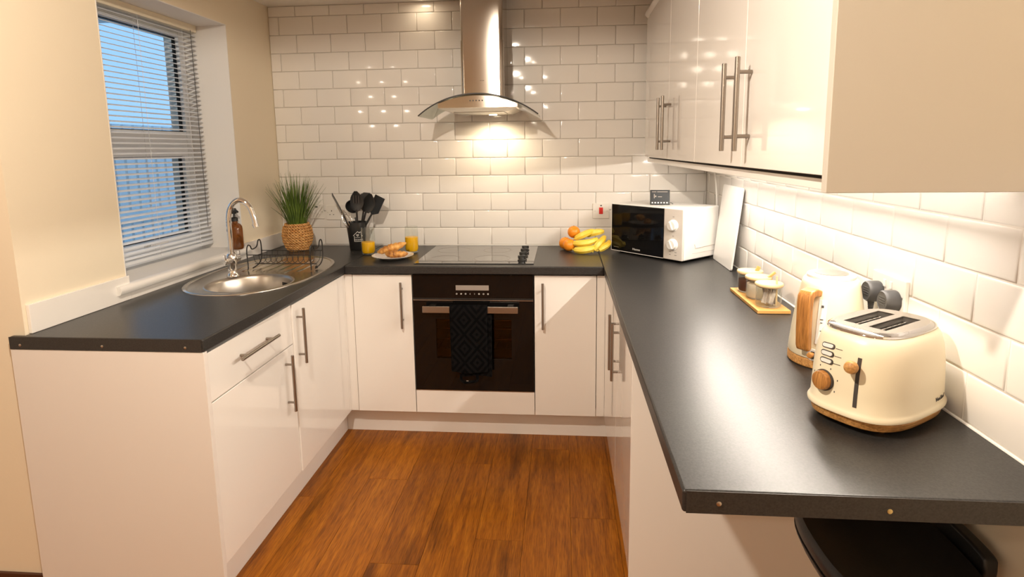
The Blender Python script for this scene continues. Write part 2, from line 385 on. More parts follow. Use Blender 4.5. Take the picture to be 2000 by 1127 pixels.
hd = MB().box(-1.445, -1.437, -.30, -.27, 1.035, 1.065).cyl((-1.437, -.285, 1.05), (-1.415, -.285, 1.05), .009)
hd.box(-1.424, -1.412, -.285, -.175, 1.042, 1.058).build('handle', 'white_plastic', W1, bev=.002)

# outside the window: ground and a weathered slatted fence
struct(B(-12, -1.6, -9, 9, -.5, -.4).build('ground_outside', 'outside_ground'))
fe = thing('garden_fence', (-3.1, 0, -.4), 'weathered grey timber fence seen through the blind', 'fence')
fb = B(-.012, .012, -.045, .045, .05, 2.1).mesh('board', 'fence_wood', 0)
for i in range(56): link('board', fb, fe, (0, -3+i*.12, 0))
for z in (.5, 1.35, 1.95): B(.012, .05, -3.1, 3.7, z-.04, z+.04).build('rail', 'fence_wood', fe, local=True)

# venetian blind
bl = thing('venetian_blind', (-1.400, -.27, wz1-.004), 'white venetian blind hanging in the window recess', 'blind')
B(-.016, .016, -.408, .408, -.034, 0).build('head_rail', 'slat_rail', bl, bev=.002, local=True)
sm = MB(); pr = []
for i in range(7):
    t = (i/6-.5); pr.append((t*.025, .0032*(1-(2*t)**2)))
TL = R(16)
pts = [(x*cos(TL)+z*sin(TL)*-1, x*sin(TL)*1+z*cos(TL)) for x, z in pr]
# room-side edge (+x) is the higher one
pts = [(x*cos(-TL)-z*sin(-TL), x*sin(-TL)+z*cos(-TL)) for x, z in pr]
th = [(x+.0006*sin(TL), z-.0006) for x, z in reversed(pts)]
sm.loft([[(x, y, z) for x, z in pts+th] for y in (-.404, .404)])
sm = sm.mesh('slat', 'slat', 40)
nsl = 47; zb = wz0+.03-(wz1-.004); dz = (-.052-zb-.02)/(nsl-1)
for i in range(nsl):
    link('slat', sm, bl, (0, random.gauss(0, .0006), -.050-dz*i), (0, 0, 0))
B(-.011, .011, -.404, .404, zb-.006, zb+.008).build('bottom_rail', 'slat', bl, bev=.002, local=True)
for y in (-.30, 0, .30):
    for sx in (-1, 1): MB().cyl((sx*.0115, y, -.034), (sx*.0115, y, zb), .0008, 5).build('ladder_cord', 'cord', bl, local=True)
MB().tube([(.019, .355, -.03), (.020, .356, -.5), (.021, .357, -1.0)], .0013, 6).build('pull_cord', 'slate_grey', bl, local=True)

# upstands on the left wall
up = MB().prism([(XL, -1.116), (XL+.012, -1.116), (XL+.012, wy0+.004), (XL, wy0+.004)], H+.0005, 1.003)
tag(up.build('upstand', 'white_gloss', bev=.0015, loc=(XL, -.9, H)), 'white upstand board on the wall near the free end of the sink worktop', 'upstand')
tag(B(XL, XL+.012, wy1+.003, YB-.001, H+.0005, .992).build('upstand', 'white_gloss', bev=.0015, loc=(XL, .3, H)), 'white upstand board on the wall behind the potted grass', 'upstand')
tag(B(XL, XL+.010, wy0+.006, wy1+.002, H+.0005, wz0-.036).build('upstand', 'white_gloss', loc=(XL, -.2, H)), 'low white upstand strip under the window sill nosing', 'upstand')

# ceiling downlights
def downlight(x, y, label, power, spread=2.2, lens=True):
    t = thing('downlight', (x, y, ZC), label, 'ceiling light', 'recessed ceiling lights')
    MB().lathe([(.030, -.001), (.044, -.001), (.046, -.004), (.043, -.008), (.030, -.006)], 32, (0, 0, 0), False, False).build('bezel', 'white_plastic', t, local=True)
    MB().lathe([(.0305, -.002), (.028, -.0045), (0.001, -.005)], 24, (0, 0, 0), False, True).build('lens', 'lamp_lens', t, local=True)
    if power:
        l = bpy.data.lights.new('lamp', 'SPOT'); l.energy = power; l.color = WARM; l.shadow_soft_size = .03; l.spot_size = spread; l.spot_blend = .12
        o = bpy.data.objects.new('lamp', l); COL.objects.link(o); o.parent = t; o.location = (0, 0, -.02)
downlight(-.15, -2.05, 'recessed ceiling light over the middle of the kitchen floor', P_KEY, 3.1)
downlight(-.33, .505, 'recessed ceiling light close to the tiled wall beside the hood', 0)
for i, (x, y, lb) in enumerate(((-.15, -3.9, 'added ceiling fill light behind the camera in the middle of the room'), (-2.2, -3.4, 'added ceiling fill light far to the left behind the sink run'), (-2.3, -4.8, 'added ceiling fill light in the rear left corner of the room'))):
    downlight(x, y, lb, P_FILL, 3.1)  # unseen lamps added behind the camera to fill the kitchen with light

# ------------------------------------------------------------------ worktops
SKC, SKA, SKB = (-.930, -.210), .262, .418
lw = MB().prism([(-1.272, -1.148), (-.640, -1.148), (-.6265, -.03), (-.6265, YB-.003), (XL+.001, YB-.003), (XL+.001, -1.1295), (-1.272, -1.1295)], HB, H, [sup(*SKC, SKA-.014, SKB-.014, 2.4, 64)])
WTL = tag(lw.build('worktop', 'worktop', bev=.005, seg=3, loc=(-.95, -.3, HB)), 'dark charcoal worktop carrying the sink under the window', 'worktop')
wtb = B(-.6255, .6300, -.0295, YB-.003, HB, H)
WTB = tag(wtb.build('worktop', 'worktop', bev=.005, seg=3, loc=(0, .3, HB)), 'dark charcoal worktop carrying the hob under the hood', 'worktop')
wtr = B(.6310, XR+.006, -1.850, YB-.003, HB, H)
WTR = tag(wtr.build('worktop', 'worktop', bev=.005, seg=3, loc=(.95, -.6, HB)), 'long dark worktop ending in a breakfast bar over the stool', 'worktop')
def endstrip(par, x0, x1, y, scr, z0=HB+.0005, z1=H-.0005):
    st = B(x0, x1, y-.0012, y, z0, z1).build('end_strip', 'worktop_edge', par, smooth=0)
    for (x, z, m) in scr if len(scr[0]) == 3 else [(a, b, 'steel') for a, b in scr]:
        b = MB(); b.x = frame((x, y-.0012, z), (1, 0, 0), (0, -1, 0)); b.lathe([(.0042, 0), (.0042, .0008), (.0022, .0014), (.0004, .0014)], 12).build('screw', m, st)
endstrip(WTL, -1.271, -.646, -1.148, [(-1.2357, .884), (-.9649, .884), (-.6975, .884)])
endstrip(WTR, .637, XR, -1.850, [(.689, .889, 'steel'), (.954, .887, 'brass')])
B(-.6266, -.6254, -.029, YB-.004, HB+.001, H+.0006).build('joint_strip', 'worktop_edge', WTB, smooth=0)
B(.6299, .6311, -.029, YB-.004, HB+.001, H+.0006).build('joint_strip', 'worktop_edge', WTB, smooth=0)
MB().tube([(XR-.001, -1.85, H+.001), (XR-.001, .58, H+.001)], .0035, 8).build('sealant_bead', 'sealant', WTR)
MB().tube([(-.62, YB-.001, H+.001), (.62, YB-.001, H+.001)], .003, 8).build('sealant_bead', 'sealant', WTB)

# ------------------------------------------------------------------ cabinets
def bar_handle(parent, a, b, out, r=.006, stand=.030):
    """bar from a to b standing off its door along out (unit vector); a, b lie on the door face"""
    a, b, o = Vector(a), Vector(b), Vector(out); d = (b-a).normalized(); m = MB()
    m.cyl(a+o*stand, b+o*stand, r, 16)
    for t in (.16, .84):
        p = a+(b-a)*t; m.cyl(p, p+o*stand, r*.75, 10)
    return m.build('handle', 'steel_handle', parent, label='brushed steel bar handle', bev=.0008, seg=1)
def carcass(par, x0, x1, y0, y1, z0, z1, openside, t=.016, top=False):
    m = MB().box(x0, x1, y0, y1, z0, z0+t)
    if top: m.box(x0, x1, y0, y1, z1-t, z1)
    z1b = z1-t if top else z1
    for s in ('-x', '+x', '-y', '+y'):
        if s == openside: continue
        if s == '-x': m.box(x0, x0+t, y0, y1, z0+t, z1b)
        if s == '+x': m.box(x1-t, x1, y0, y1, z0+t, z1b)
        if s == '-y': m.box(x0+t, x1-t, y0, y0+t, z0+t, z1b)
        if s == '+y': m.box(x0+t, x1-t, y1-t, y1, z0+t, z1b)
    return m.build('carcass', 'carcass', par, smooth=0)
ZD0, ZD1 = .150, .860
def door(par, x0, x1, y0, y1, z0=ZD0, z1=ZD1, name='door', m='white_gloss'):
    return B(x0, x1, y0, y1, z0, z1).build(name, m, par, bev=.0016)
# left run: the fronts follow the worktop edge, which runs slightly out of square
def fxl(y): return -.647+(y+1.14)*.0095
t = thing('base_cabinet', (-.95, -.84, 0), 'base cabinet with drawer above door at the free end of the sink run', 'cabinet')
carcass(t, -1.20, -.668, -1.128, -.572, ZD0, HB-.002, '+x')
B(-1.272, -.642, -1.1472, -1.1297, 0, HB-.001).build('end_panel', 'white_satin', t, 'broad satin white end panel facing the room', bev=.001)
x = fxl(-.84)
dr = door(t, x-.019, x, -1.1275, -.5735, .702, ZD1, 'drawer'); bar_handle(dr, (x, -.990, .790), (x, -.735, .790), (1, 0, 0))
d = door(t, x-.019, x, -1.1275, -.5735, ZD0, .698); bar_handle(d, (x, -.645, .448), (x, -.645, .678), (1, 0, 0))
t = thing('base_cabinet', (-.95, -.3, 0), 'base cabinet with one tall door beside the inner corner of the sink run', 'cabinet')
carcass(t, -1.20, -.668, -.570, -.002, ZD0, HB-.002, '+x')
x = fxl(-.3)
d = door(t, x-.019, x, -.5705, -.020); bar_handle(d, (x, -.535, .607), (x, -.535, .838), (1, 0, 0))
B(-.664, x-.001, -.018, .002, ZD0, ZD1).build('filler', 'white_gloss', t, smooth=0)
tag(B(-.716, -.700, -1.119, .090, 0, ZD0-.004).build('plinth', 'plinth_white', loc=(-.708, -.5, 0)), 'white plinth running under the sink cabinets', 'plinth')
# back run
t = thing('base_cabinet', (-.45, .28, 0), 'narrow base cabinet to the left of the oven', 'cabinet')
carcass(t, -.598, -.302, .021, .560, ZD0, HB-.002, '-y')
d = door(t, -.5985, -.3015, 0, .019); bar_handle(d, (-.350, 0, .596), (-.350, 0, .828), (0, -1, 0))
B(-.641, -.6015, .004, .022, ZD0, ZD1).build('filler', 'white_gloss', t, smooth=0)
t = thing('base_cabinet', (.45, .28, 0), 'narrow base cabinet to the right of the oven', 'cabinet')
carcass(t, .302, .598, .021, .560, ZD0, HB-.002, '-y')
d = door(t, .3015, .5985, 0, .019); bar_handle(d, (.342, 0, .600), (.342, 0, .828), (0, -1, 0))
B(.6015, .6405, .004, .022, ZD0, ZD1).build('filler', 'white_gloss', t, smooth=0)
t = thing('oven_housing', (0, .28, 0), 'white housing with the blank panel under the oven', 'cabinet')
B(-.2985, .2985, 0, .018, ZD0, .268).build('panel', 'white_gloss', t, bev=.0015)
hs = MB().box(-.299, -.2985, .022, .56, ZD0, HB-.002).box(.2985, .299, .022, .56, ZD0, HB-.002).box(-.2985, .2985, .022, .56, ZD0, ZD0+.016)
hs.build('carcass', 'carcass', t, smooth=0)
tag(B(-.6995, .697, .0915, .107, 0, ZD0-.004).build('plinth', 'plinth_white', loc=(0, .1, 0)), 'white plinth running under the oven', 'plinth')
# right run
RX = .640
t = thing('base_cabinet', (.95, -.3, 0), 'base cabinet by the inner corner under the microwave worktop', 'cabinet')
carcass(t, RX+.022, 1.20, -.598, -.002, ZD0, HB-.002, '-x')
d = door(t, RX, RX+.019, -.5985, -.103); bar_handle(d, (RX, -.545, .605), (RX, -.545, .827), (-1, 0, 0), stand=.022)
B(RX+.001, RX+.019, -.1, .002, ZD0, ZD1).build('filler', 'white_gloss', t, smooth=0)
t = thing('base_cabinet', (.95, -.85, 0), 'base cabinet beside the breakfast bar overhang', 'cabinet')
carcass(t, RX+.022, 1.20, -1.090, -.602, ZD0, HB-.002, '-x')
d = door(t, RX, RX+.019, -1.088, -.6015); bar_handle(d, (RX, -.655, .605), (RX, -.655, .827), (-1, 0, 0), stand=.022)
B(RX-.002, XR+.006, -1.110, -1.092, 0, HB-.001).build('end_panel', 'plinth_white', t, 'plain pale end panel under the breakfast bar', bev=.001)
tag(B(.700, .716, -1.091, .090, 0, ZD0-.004).build('plinth', 'plinth_white', loc=(.708, -.5, 0)), 'white plinth under the right hand cabinets', 'plinth')

# wall units
UX, UZ0, UZ1 = .871, 1.420, 2.118
def upper(y0, ym, y1, label, hl):
    t = thing('wall_cabinet', (1.05, (y0+y1)/2, UZ0), label, 'cabinet', 'wall cabinets over the long worktop')
    carcass(t, UX+.021, XR+.006, y0+.001, y1-.001, UZ0, UZ1, '-x', top=True)
    d1 = door(t, UX, UX+.019, y0+.0015, ym-.0015, UZ0-.006, UZ1); bar_handle(d1, (UX, ym-.056, 1.453), (UX, ym-.056, 1.668), (-1, 0, 0), stand=.034)
    d2 = door(t, UX, UX+.019, ym+.0015, y1-.0015, UZ0-.006, UZ1); bar_handle(d2, (UX, ym+.056, 1.453), (UX, ym+.056, 1.668), (-1, 0, 0), stand=.034)
    return t
u1 = upper(-1.728, -1.272, -.757, 'double wall cabinet nearest the camera above kettle and toaster', 0)
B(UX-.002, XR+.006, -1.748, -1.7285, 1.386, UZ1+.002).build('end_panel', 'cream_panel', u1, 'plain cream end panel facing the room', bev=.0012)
u2 = upper(-.757, -.255, .345, 'double wall cabinet at the far end above the microwave', 0)
B(UX+.003, UX+.019, .347, .44, UZ0-.004, UZ1-.002).build('filler', 'white_gloss', u2, smooth=0)
pe = tag(B(.889, .907, -1.7275, .44, 1.387, UZ0-.0135).build('pelmet', 'white_gloss', loc=(.9, -.6, 1.387), bev=.001), 'white pelmet strip along the foot of the wall cabinets', 'pelmet')
B(.898, .906, -1.7275, .44, UZ0-.0135, UZ0-.0005).build('gap_strip', 'gap_dark', pe, smooth=0)
co = tag(MB().loft([[(x, y, z) for x, z in ((.880, UZ1+.001), (.862, UZ1+.016), (.860, UZ1+.026), (.872, UZ1+.028), (.905, UZ1+.012), (.905, UZ1+.001))] for y in (-1.748, .44)]).build('cornice', 'white_gloss', loc=(.88, -.6, UZ1)), 'slim cornice along the top of the wall cabinets', 'cornice')
# under-cabinet strip light
LX, LZ = 1.120, 1.409
t = thing('strip_light', (LX, -.63, LZ+.010), 'slim strip light fixed under the wall cabinets', 'lamp')
B(LX-.010, LX+.010, -1.66, .07, LZ+.004, LZ+.011).build('housing', 'white_plastic', t, bev=.001)
MB().loft([[(LX+dx, y, LZ+dz_) for dx, dz_ in ((.0056, .0038), (.0052, -.0066), (-.0056, .0034))] for y in (-1.652, .062)]).build('profile', 'white_plastic', t, smooth=0)
MB().loft([[(LX+dx, y, LZ+dz_) for dx, dz_ in ((.0048, -.0070), (-.0056, .0026), (-.0062, .0020), (.0042, -.0076))] for y in (-1.65, .06)]).build('lens', 'led_lens', t, smooth=0)

# ------------------------------------------------------------------ oven, hob, hood
ov = thing('built_in_oven', (0, .28, .2705), 'black glass built-in oven with a towel on its handle', 'oven')
bo = MB().box(-.2965, -.235, .024, .55, .272, .862).box(.235, .2965, .024, .55, .272, .862).box(-.235, .235, .53, .55, .272, .862).box(-.235, .235, .024, .53, .272, .345).box(-.235, .235, .024, .53, .70, .862)
bo.build('body', 'oven_cavity', ov, smooth=0)
cp = B(-.2965, .2965, -.004, .022, .7465, .8635).build('control_panel', 'black_glass', ov, bev=.002)
B(-.082, .080, -.0046, -.0041, .786, .811).build('display', 'display_grey', cp, smooth=0)
ic = [-.078, -.056, -.034, -.012, .010, .032, .054, .076]
for i, x in enumerate(ic):
    b = MB(); b.x = frame((x, -.0042, .768), (1, 0, 0), (0, -1, 0))
    if i in (3, 4):
        s_ = 1 if i == 3 else -1
        b.tube([(s_*.002, .0035, 0), (-s_*.002, 0, 0), (s_*.002, -.0035, 0)], .0006, 4)
    else:
        b.tube([(.0032*cos(2*pi*k/12), .0032*sin(2*pi*k/12), 0) for k in range(12)], .0007, 4, closed=True)
        if i % 2: b.box(-.0008, .0008, -.002, .002, 0, .0006)
    b.build('icon', 'print_light', cp)
B(-.2965, .2965, .004, .020, .7395, .7455).build('vent_strip', 'gap_dark', ov, smooth=0)
dz0, dz1 = .2725, .7385; px0, px1, pz0, pz1 = -.185, .188, .440, .640
dd = MB().prism([(-.2965, dz0), (.2965, dz0), (.2965, dz1), (-.2965, dz1)], 0, .024, [[(px0, pz0), (px1, pz0), (px1, pz1), (px0, pz1)]])
dd.v = [Vector((v.x, v.z-.004, v.y)) for v in dd.v]
dv = dd.build('door', 'black_glass', ov, bev=.0015, seg=1)
B(px0, px1, -.0035, .001, pz0, pz1).build('pane', 'oven_pane', dv, smooth=0)
B(-.2965, .2965, -.0048, -.0041, dz1-.004, dz1-.001).build('edge_trim', 'steel', dv, smooth=0)
B(-.2965, .2965, -.003, .018, .2695, .2722).build('bottom_trim', 'steel', ov, smooth=0)
hb = MB().box(-.240, .224, -.052, -.041, .684, .716).box(-.215, -.185, -.041, -.0041, .690, .710).box(.170, .200, -.041, -.0041, .690, .710)
hb.build('handle', 'steel_handle', dv, 'flat brushed steel handle', bev=.0015)
for z in (.385, .455, .505, .560, .605):
    m = MB().cyl((-.225, .10, z), (.225, .10, z), .0022, 6).cyl((-.225, .48, z), (.225, .48, z), .0022, 6)
    if z in (.455, .605): [m.cyl((xx, .10, z), (xx, .48, z), .0014, 5) for xx in [-.2+.05*i for i in range(9)]]
    m.build('shelf', 'rack_wire', ov)
# towel over the oven handle
tw = thing('tea_towel', (-.01, -.055, .37), 'dark charcoal diamond patterned towel hanging on the oven handle', 'towel')
def cloth(x0, x1, prof, th, seed, name, wav=.003, taper=0):
    rnd = random.Random(seed); n = 22; rings = []
    ph = [rnd.uniform(0, 6.28) for _ in range(3)]
    outer, inner = [], []
    for k, (y, z, drop) in enumerate(prof):
        ro, ri = [], []
        for i in range(n+1):
            u = i/n; x = x0+(x1-x0)*u; w = wav*drop*(sin(u*7+ph[0])+.6*sin(u*13+ph[1]+drop*2)); edge = min(u, 1-u)*n; rd = th*.5*(1-max(0, 1-edge)**2*.8)
            zz = z+drop*taper*(.004*sin(u*5+ph[2])) ; xx = x+(.5-u)*.006*drop
            ro.append((xx, y-rd+w, zz)); ri.append((xx, y+rd+w, zz))
        rings.append(ro+ri[::-1])
    MB().loft(rings).build(name, 'towel', tw, smooth=70)
def hang(y_f, y_b, z_top, z_f, z_b):
    P = [(y_f+.001, z_f, 1.0), (y_f, z_f+.004, 1.0)]+[(y_f, z_f+(z_top-.02-z_f)*t, 1-t*.95) for t in (.12, .3, .5, .7, .88, 1)]
    P += [(y_f+.003, z_top-.008, 0), (y_f+.008, z_top, 0), (y_f+.016, z_top+.002, 0), (y_f+.023, z_top-.006, 0), (y_b, z_top-.02, 0), (y_b, z_top-.08, .1)]
    P += [(y_b, z_b, .3)]
    return P
cloth(-.1055, .0785, hang(-.0625, -.029, .722, .392, .50), .012, 3, 'front_fold', taper=1)
cloth(-.055, .098, [(-.0500, .368, 1), (-.0500, .374, 1), (-.0495, .45, .8), (-.0485, .55, .4), (-.0480, .676, 0)], .005, 5, 'rear_fold', .0012, 1)
lp = MB().tube(smooth_path([(-.055, -.051, .377), (-.058, -.053, .352), (-.042, -.056, .338), (-.005, -.057, .340), (.020, -.054, .346), (.022, -.051, .377)], 5), .0075, 8)
lp.build('gathered_hem', 'towel', tw)
B(-.030, -.020, -.0655, -.0645, .346, .350).build('care_tag', 'display_grey', tw, smooth=0)

hob = thing('hob', (0, .28, H), 'flush black glass hob with four knobs on its right', 'hob')
B(-.292, .298, .022, .538, H+.0003, H+.0045).build('glass_top', 'hob_glass', hob, bev=.0012)
B(-.292, .298, .0195, .0215, H+.0003, H+.0048).build('front_shadow_strip', 'black_satin', hob, smooth=0)  # black strip stands in for the shadow along the hob's front edge
for (x, y, r) in ((-.16, .155, .075), (-.16, .40, .09), (.08, .155, .09), (.08, .40, .075)):
    MB().lathe([(r-.0012, 0), (r+.0012, 0), (r+.0012, .00025), (r-.0012, .00025)], 48, (x, y, H+.0046), False, False).build('zone_ring', 'display_grey', hob)
for i, y in enumerate((.10, .20, .30, .40)):
    k = MB().lathe([(.021, 0), (.021, .004), (.016, .006), (.015, .018), (.013, .020), (.0005, .020)], 24, (.235, y, H+.0048))
    k.box(.235-.019, .235+.019, y-.0045, y+.0045, H+.0148, H+.030)
    k.build('knob', 'black_satin', hob, bev=.0008, seg=1)

hd = thing('cooker_hood', (.018, .585, 1.638), 'stainless chimney cooker hood with a curved glass canopy', 'cooker hood')
HX = .018; hw, sag = .300, .100; RR = (hw*hw+sag*sag)/(2*sag); HT = 1.736
def arcz(x): return HT-RR+sqrt(RR*RR-(x-HX)**2)
n = 28; xs = [HX-hw+2*hw*i/n for i in range(n+1)]
def yfront(x): return .125+.05*((x-HX)/hw)**2
gl = []
for k in range(2):
    pass
m = MB(); nv = len(xs); top, bot = [], []
ycols = [0, .25, .5, .75, 1]
rows = []
for x in xs:
    ring = []
    for s_ in ycols: ring.append((x, yfront(x)+(.50-yfront(x))*s_, arcz(x)))
    for s_ in reversed(ycols): ring.append((x, yfront(x)+(.50-yfront(x))*s_, arcz(x)-.006))
    rows.append(ring)
m.loft(rows).build('glass_canopy', 'hood_glass', hd, 'curved clear glass canopy', smooth=30)
em = MB().tube([(x, yfront(x)-.0012, arcz(x)-.003) for x in xs], .0032, 6); em.build('glass_edge', 'slate_grey', hd)
bx0, bx1, bzb = HX-.190, HX+.202, 1.668
xs2 = [bx0+(bx1-bx0)*i/20 for i in range(21)]
def crescent(y, ins, zb):
    up = [(x if abs(x-HX) < 1 else x, y, max(arcz(x)-.0075-ins, zb)) for x in xs2]
    return up+[(bx1, y, zb-.001), (bx0, y, zb-.001)]
MB().loft([crescent(.135, .004, bzb), crescent(.140, 0, bzb-.002), crescent(.50, 0, bzb-.002)]).build('body', 'steel_brushed', hd, smooth=30)
un = MB().loft([[(bx0+.01, .15, bzb-.0035), (bx1-.01, .15, bzb-.0035), (bx1-.01, .50, bzb-.0035), (bx0+.01, .50, bzb-.0035)], [(bx0+.05, .19, bzb-.018), (bx1-.05, .19, bzb-.018), (bx1-.05, .49, bzb-.018), (bx0+.05, .49, bzb-.018)]])
un.build('filter_tray', 'steel', hd, smooth=0)
B(HX-.125, HX+.13, .20, .40, bzb-.0205, bzb-.0185).build('grease_filter', 'filter_mesh', hd, smooth=0)
for i in range(5):
    b = MB(); b.x = frame((HX-.030+.015*i, .1345, 1.700), (1, 0, 0), (0, -1, 0)); b.lathe([(.0034, 0), (.0034, .0015), (.0006, .002)], 10).build('button', 'slate_grey', hd)
def rrect(x0, x1, y0, y1, r, z, k=4):
    P = []
    for cx, cy, a0 in ((x1-r, y1-.001, 0), (x0+r, y1-.001, 0)): pass
    P = [(x1, y1, z), (x0, y1, z)]
    for i in range(k+1): a = pi+pi/2*i/k; P.append((x0+r+r*cos(a), y0+r+r*sin(a), z))
    for i in range(k+1): a = 1.5*pi+pi/2*i/k; P.append((x1-r+r*cos(a), y0+r+r*sin(a), z))
    return P
MB().loft([rrect(-.090, .135, .335, YB-.0005, .022, 1.70, 14), rrect(-.090, .135, .335, YB-.0005, .022, 2.02, 14)]).build('chimney', 'steel_brushed', hd, smooth=0)
MB().loft([rrect(-.087, .132, .338, YB-.0005, .020, 2.02, 14), rrect(-.087, .132, .338, YB-.0005, .020, ZC-.001, 14)]).build('chimney', 'steel_brushed', hd, smooth=0)
text_mesh('emblem', '···', .03, 'slate_grey', hd, frame((.022, .3345, 1.815), (1, 0, 0), (0, -1, 0)))
for x in (HX-.10, HX+.045):
    MB().lathe([(.020, 0), (.022, -.003), (.018, -.004), (.0006, -.005)], 20, (x if x > 0 else x, .455, bzb-.018)).build('lamp_lens', 'hood_lens' if x > 0 else 'white_plastic', hd)
l = bpy.data.lights.new('lamp', 'SPOT'); l.energy = P_HOOD; l.color = (1, .80, .52); l.spot_size = 2.9; l.spot_blend = .7; l.shadow_soft_size = .018
o = bpy.data.objects.new('lamp', l); COL.objects.link(o); o.parent = hd; o.location = Vector((HX+.045, .455, bzb-.026))-hd.location

# ------------------------------------------------------------------ sink, tap, rack, bottle, plant
sk = thing('sink', (*SKC, H), 'oval stainless inset sink with round bowl and ribbed drainer', 'sink')
bc, br = (-.895, -.412), .172
circ = [(bc[0]+br*cos(2*pi*i/48), bc[1]+br*sin(2*pi*i/48)) for i in range(48)]
MB().prism(sup(*SKC, SKA-.010, SKB-.010, 2.4, 72), H+.0010, H+.0022, [circ]).build('deck', 'steel_sink', sk, smooth=30)
rp = [(-.016, .0022), (-.010, .0052), (-.003, .0055), (.0015, .003), (.002, .0003), (-.010, .0003)]
MB().loft([[(SKC[0]+(p[0]-SKC[0])*(1+dr_/SKA), SKC[1]+(p[1]-SKC[1])*(1+dr_/SKB), H+dz_) for p in sup(*SKC, SKA, SKB, 2.4, 72)] for dr_, dz_ in rp], False, False).build('rim', 'steel_sink', sk)
MB().lathe([(br+.008, .0022), (br+.004, .0036), (br, .0018), (br-.006, -.010), (br-.010, -.06), (br-.018, -.125), (br-.045, -.150), (.03, -.154), (.0008, -.155)], 48, (*bc, H), False, True).build('bowl', 'steel_bowl', sk)
MB().lathe([(.030, -.1525), (.028, -.150), (.020, -.1515), (.0008, -.1515)], 24, (*bc, H)).build('drain', 'chrome', sk)
ov_a = R(58)
for i in range(4):
    a = ov_a+(i-1.5)*.066; rr = br-.0085
    b = MB(); b.x = frame((bc[0]+rr*cos(a), bc[1]+rr*sin(a), H-.042), (-sin(a), cos(a), 0), (-cos(a), -sin(a), 0)); b.box(-.0036, .0036, -.014, .014, -.001, .0014).build('overflow_slot', 'black_plastic', sk)
for i in range(7):
    x = -1.105+.052*i; y0 = -.19 if i < 1 else (-.175 if i < 5 else -.215+.05*(i == 6)); y1 = .115 if 1 <= i <= 5 else .05
    m = MB(); q = [(x-.012, H+.0018), (x-.007, H+.0046), (x+.007, H+.0046), (x+.012, H+.0018)]
    m.loft([[(px, y0-.01, H+.0018) for px, pz in q], [(px, y0, pz) for px, pz in q], [(px, y1, pz) for px, pz in q], [(px, y1+.01, H+.0018) for px, pz in q]], True, True).build('drainer_rib', 'steel_sink', sk)

fx, fy = -1.040, -.292
fa = thing('mixer_tap', (fx, fy, H+.0046), 'chrome swan neck mixer tap behind the sink bowl', 'tap')
MB().lathe([(.027, .0046), (.027, .010), (.022, .016), (.019, .024), (.019, .060), (.022, .064), (.022, .098), (.018, .104), (.0145, .108), (.0145, .112)], 28, (fx, fy, H)).build('body', 'chrome', fa)
sp = [(fx, fy, 1.015), (fx, fy, 1.12), (fx+.002, fy, 1.185), (fx+.016, fy+.004, 1.232), (fx+.048, fy+.010, 1.256), (fx+.082, fy+.018, 1.238), (fx+.100, fy+.022, 1.200), (fx+.112, fy+.026, 1.135)]
MB().tube(smooth_path(sp, 7), .0115, 18).build('spout', 'chrome', fa)
for s_ in (-1, 1):
    hm = MB().cyl((fx, fy+s_*.018, .990), (fx, fy+s_*.052, .990), .0155, 20).cyl((fx, fy+s_*.052, .990), (fx, fy+s_*.062, .990), .011, 16)
    hm.box(fx-.006, fx+.006, fy+s_*.058-.003, fy+s_*.058+.003, .972, 1.022).build('lever', 'chrome', fa, bev=.0015)
MB().tube([(fx+.10+.012*.4*cos(0), fy+.0245, 1.150), (fx+.112, fy+.026, 1.133)], .0125, 18).build('aerator', 'chrome', fa)

rk = thing('dish_rack', (-.87, -.08, .916), 'black wire dish rack standing on the sink drainer', 'dish rack')
def endframe(x0, x1, lean):
    P = [(x1, -.165, .917), (x0, -.150, .930), (x0-.001, -.152, 1.000), (x0+.002, -.146, 1.028), (x0+.006, -.132, 1.026), (x0+.008, -.120, 1.008), (x0+.012, -.085, 1.014), (x0+.013, -.070, 1.040), (x0+.016, -.058, 1.044), (x0+.018, -.052, 1.020), (x0+.018, -.055, .960), (x0+.014, -.075, .930), (x1+.006, -.130, .9185)]
    return smooth_path(P, 5)
for x0, x1 in ((-1.046, -1.040), (-.738, -.732)): MB().tube(endframe(x0, x1, 0), .0030, 7).build('end_frame', 'black_wire', rk)
MB().cyl((-1.046, -.152, .985), (-.738, -.152, .985), .0022, 6).build('rail', 'black_wire', rk)
MB().cyl((-1.030, -.053, .990), (-.720, -.053, .990), .0022, 6).build('rail', 'black_wire', rk)
MB().cyl((-1.036, -.105, .934), (-.728, -.105, .934), .0018, 6).build('rail', 'black_wire', rk)
for i in range(11):
    x = -1.015+i*.0268
    MB().tube(smooth_path([(x, -.152, .985), (x+.004, -.146, .952), (x+.010, -.105, .936), (x+.014, -.062, .950), (x+.016, -.053, .990)], 4), .0013, 5).build('wire', 'black_wire', rk)
MB().lathe([(.004, 0), (.006, .003), (.006, .010), (.003, .013)], 12, (-.726, -.118, .916)).build('foot', 'black_plastic', rk)

bt = thing('soap_bottle', (-1.235, .088, wz0+.001), 'amber glass pump bottle on the window sill', 'bottle')
MB().lathe([(.030, 0), (.034, .004), (.035, .012), (.035, .105), (.033, .118), (.026, .128), (.014, .134), (.0135, .146)], 32).build('bottle', 'amber', bt, local=True)
MB().lathe([(.0165, .144), (.0165, .160), (.013, .164), (.006, .166), (.005, .182), (.0005, .182)], 20).build('collar', 'black_plastic', bt, local=True)
MB().lathe([(.011, .182), (.0125, .186), (.0125, .205), (.010, .210), (.0005, .211)], 18).tube(smooth_path([(0, 0, .198), (.018, -.012, .200), (.032, -.020, .192)], 3), .005, 8).build('pump', 'black_plastic', bt, local=True)

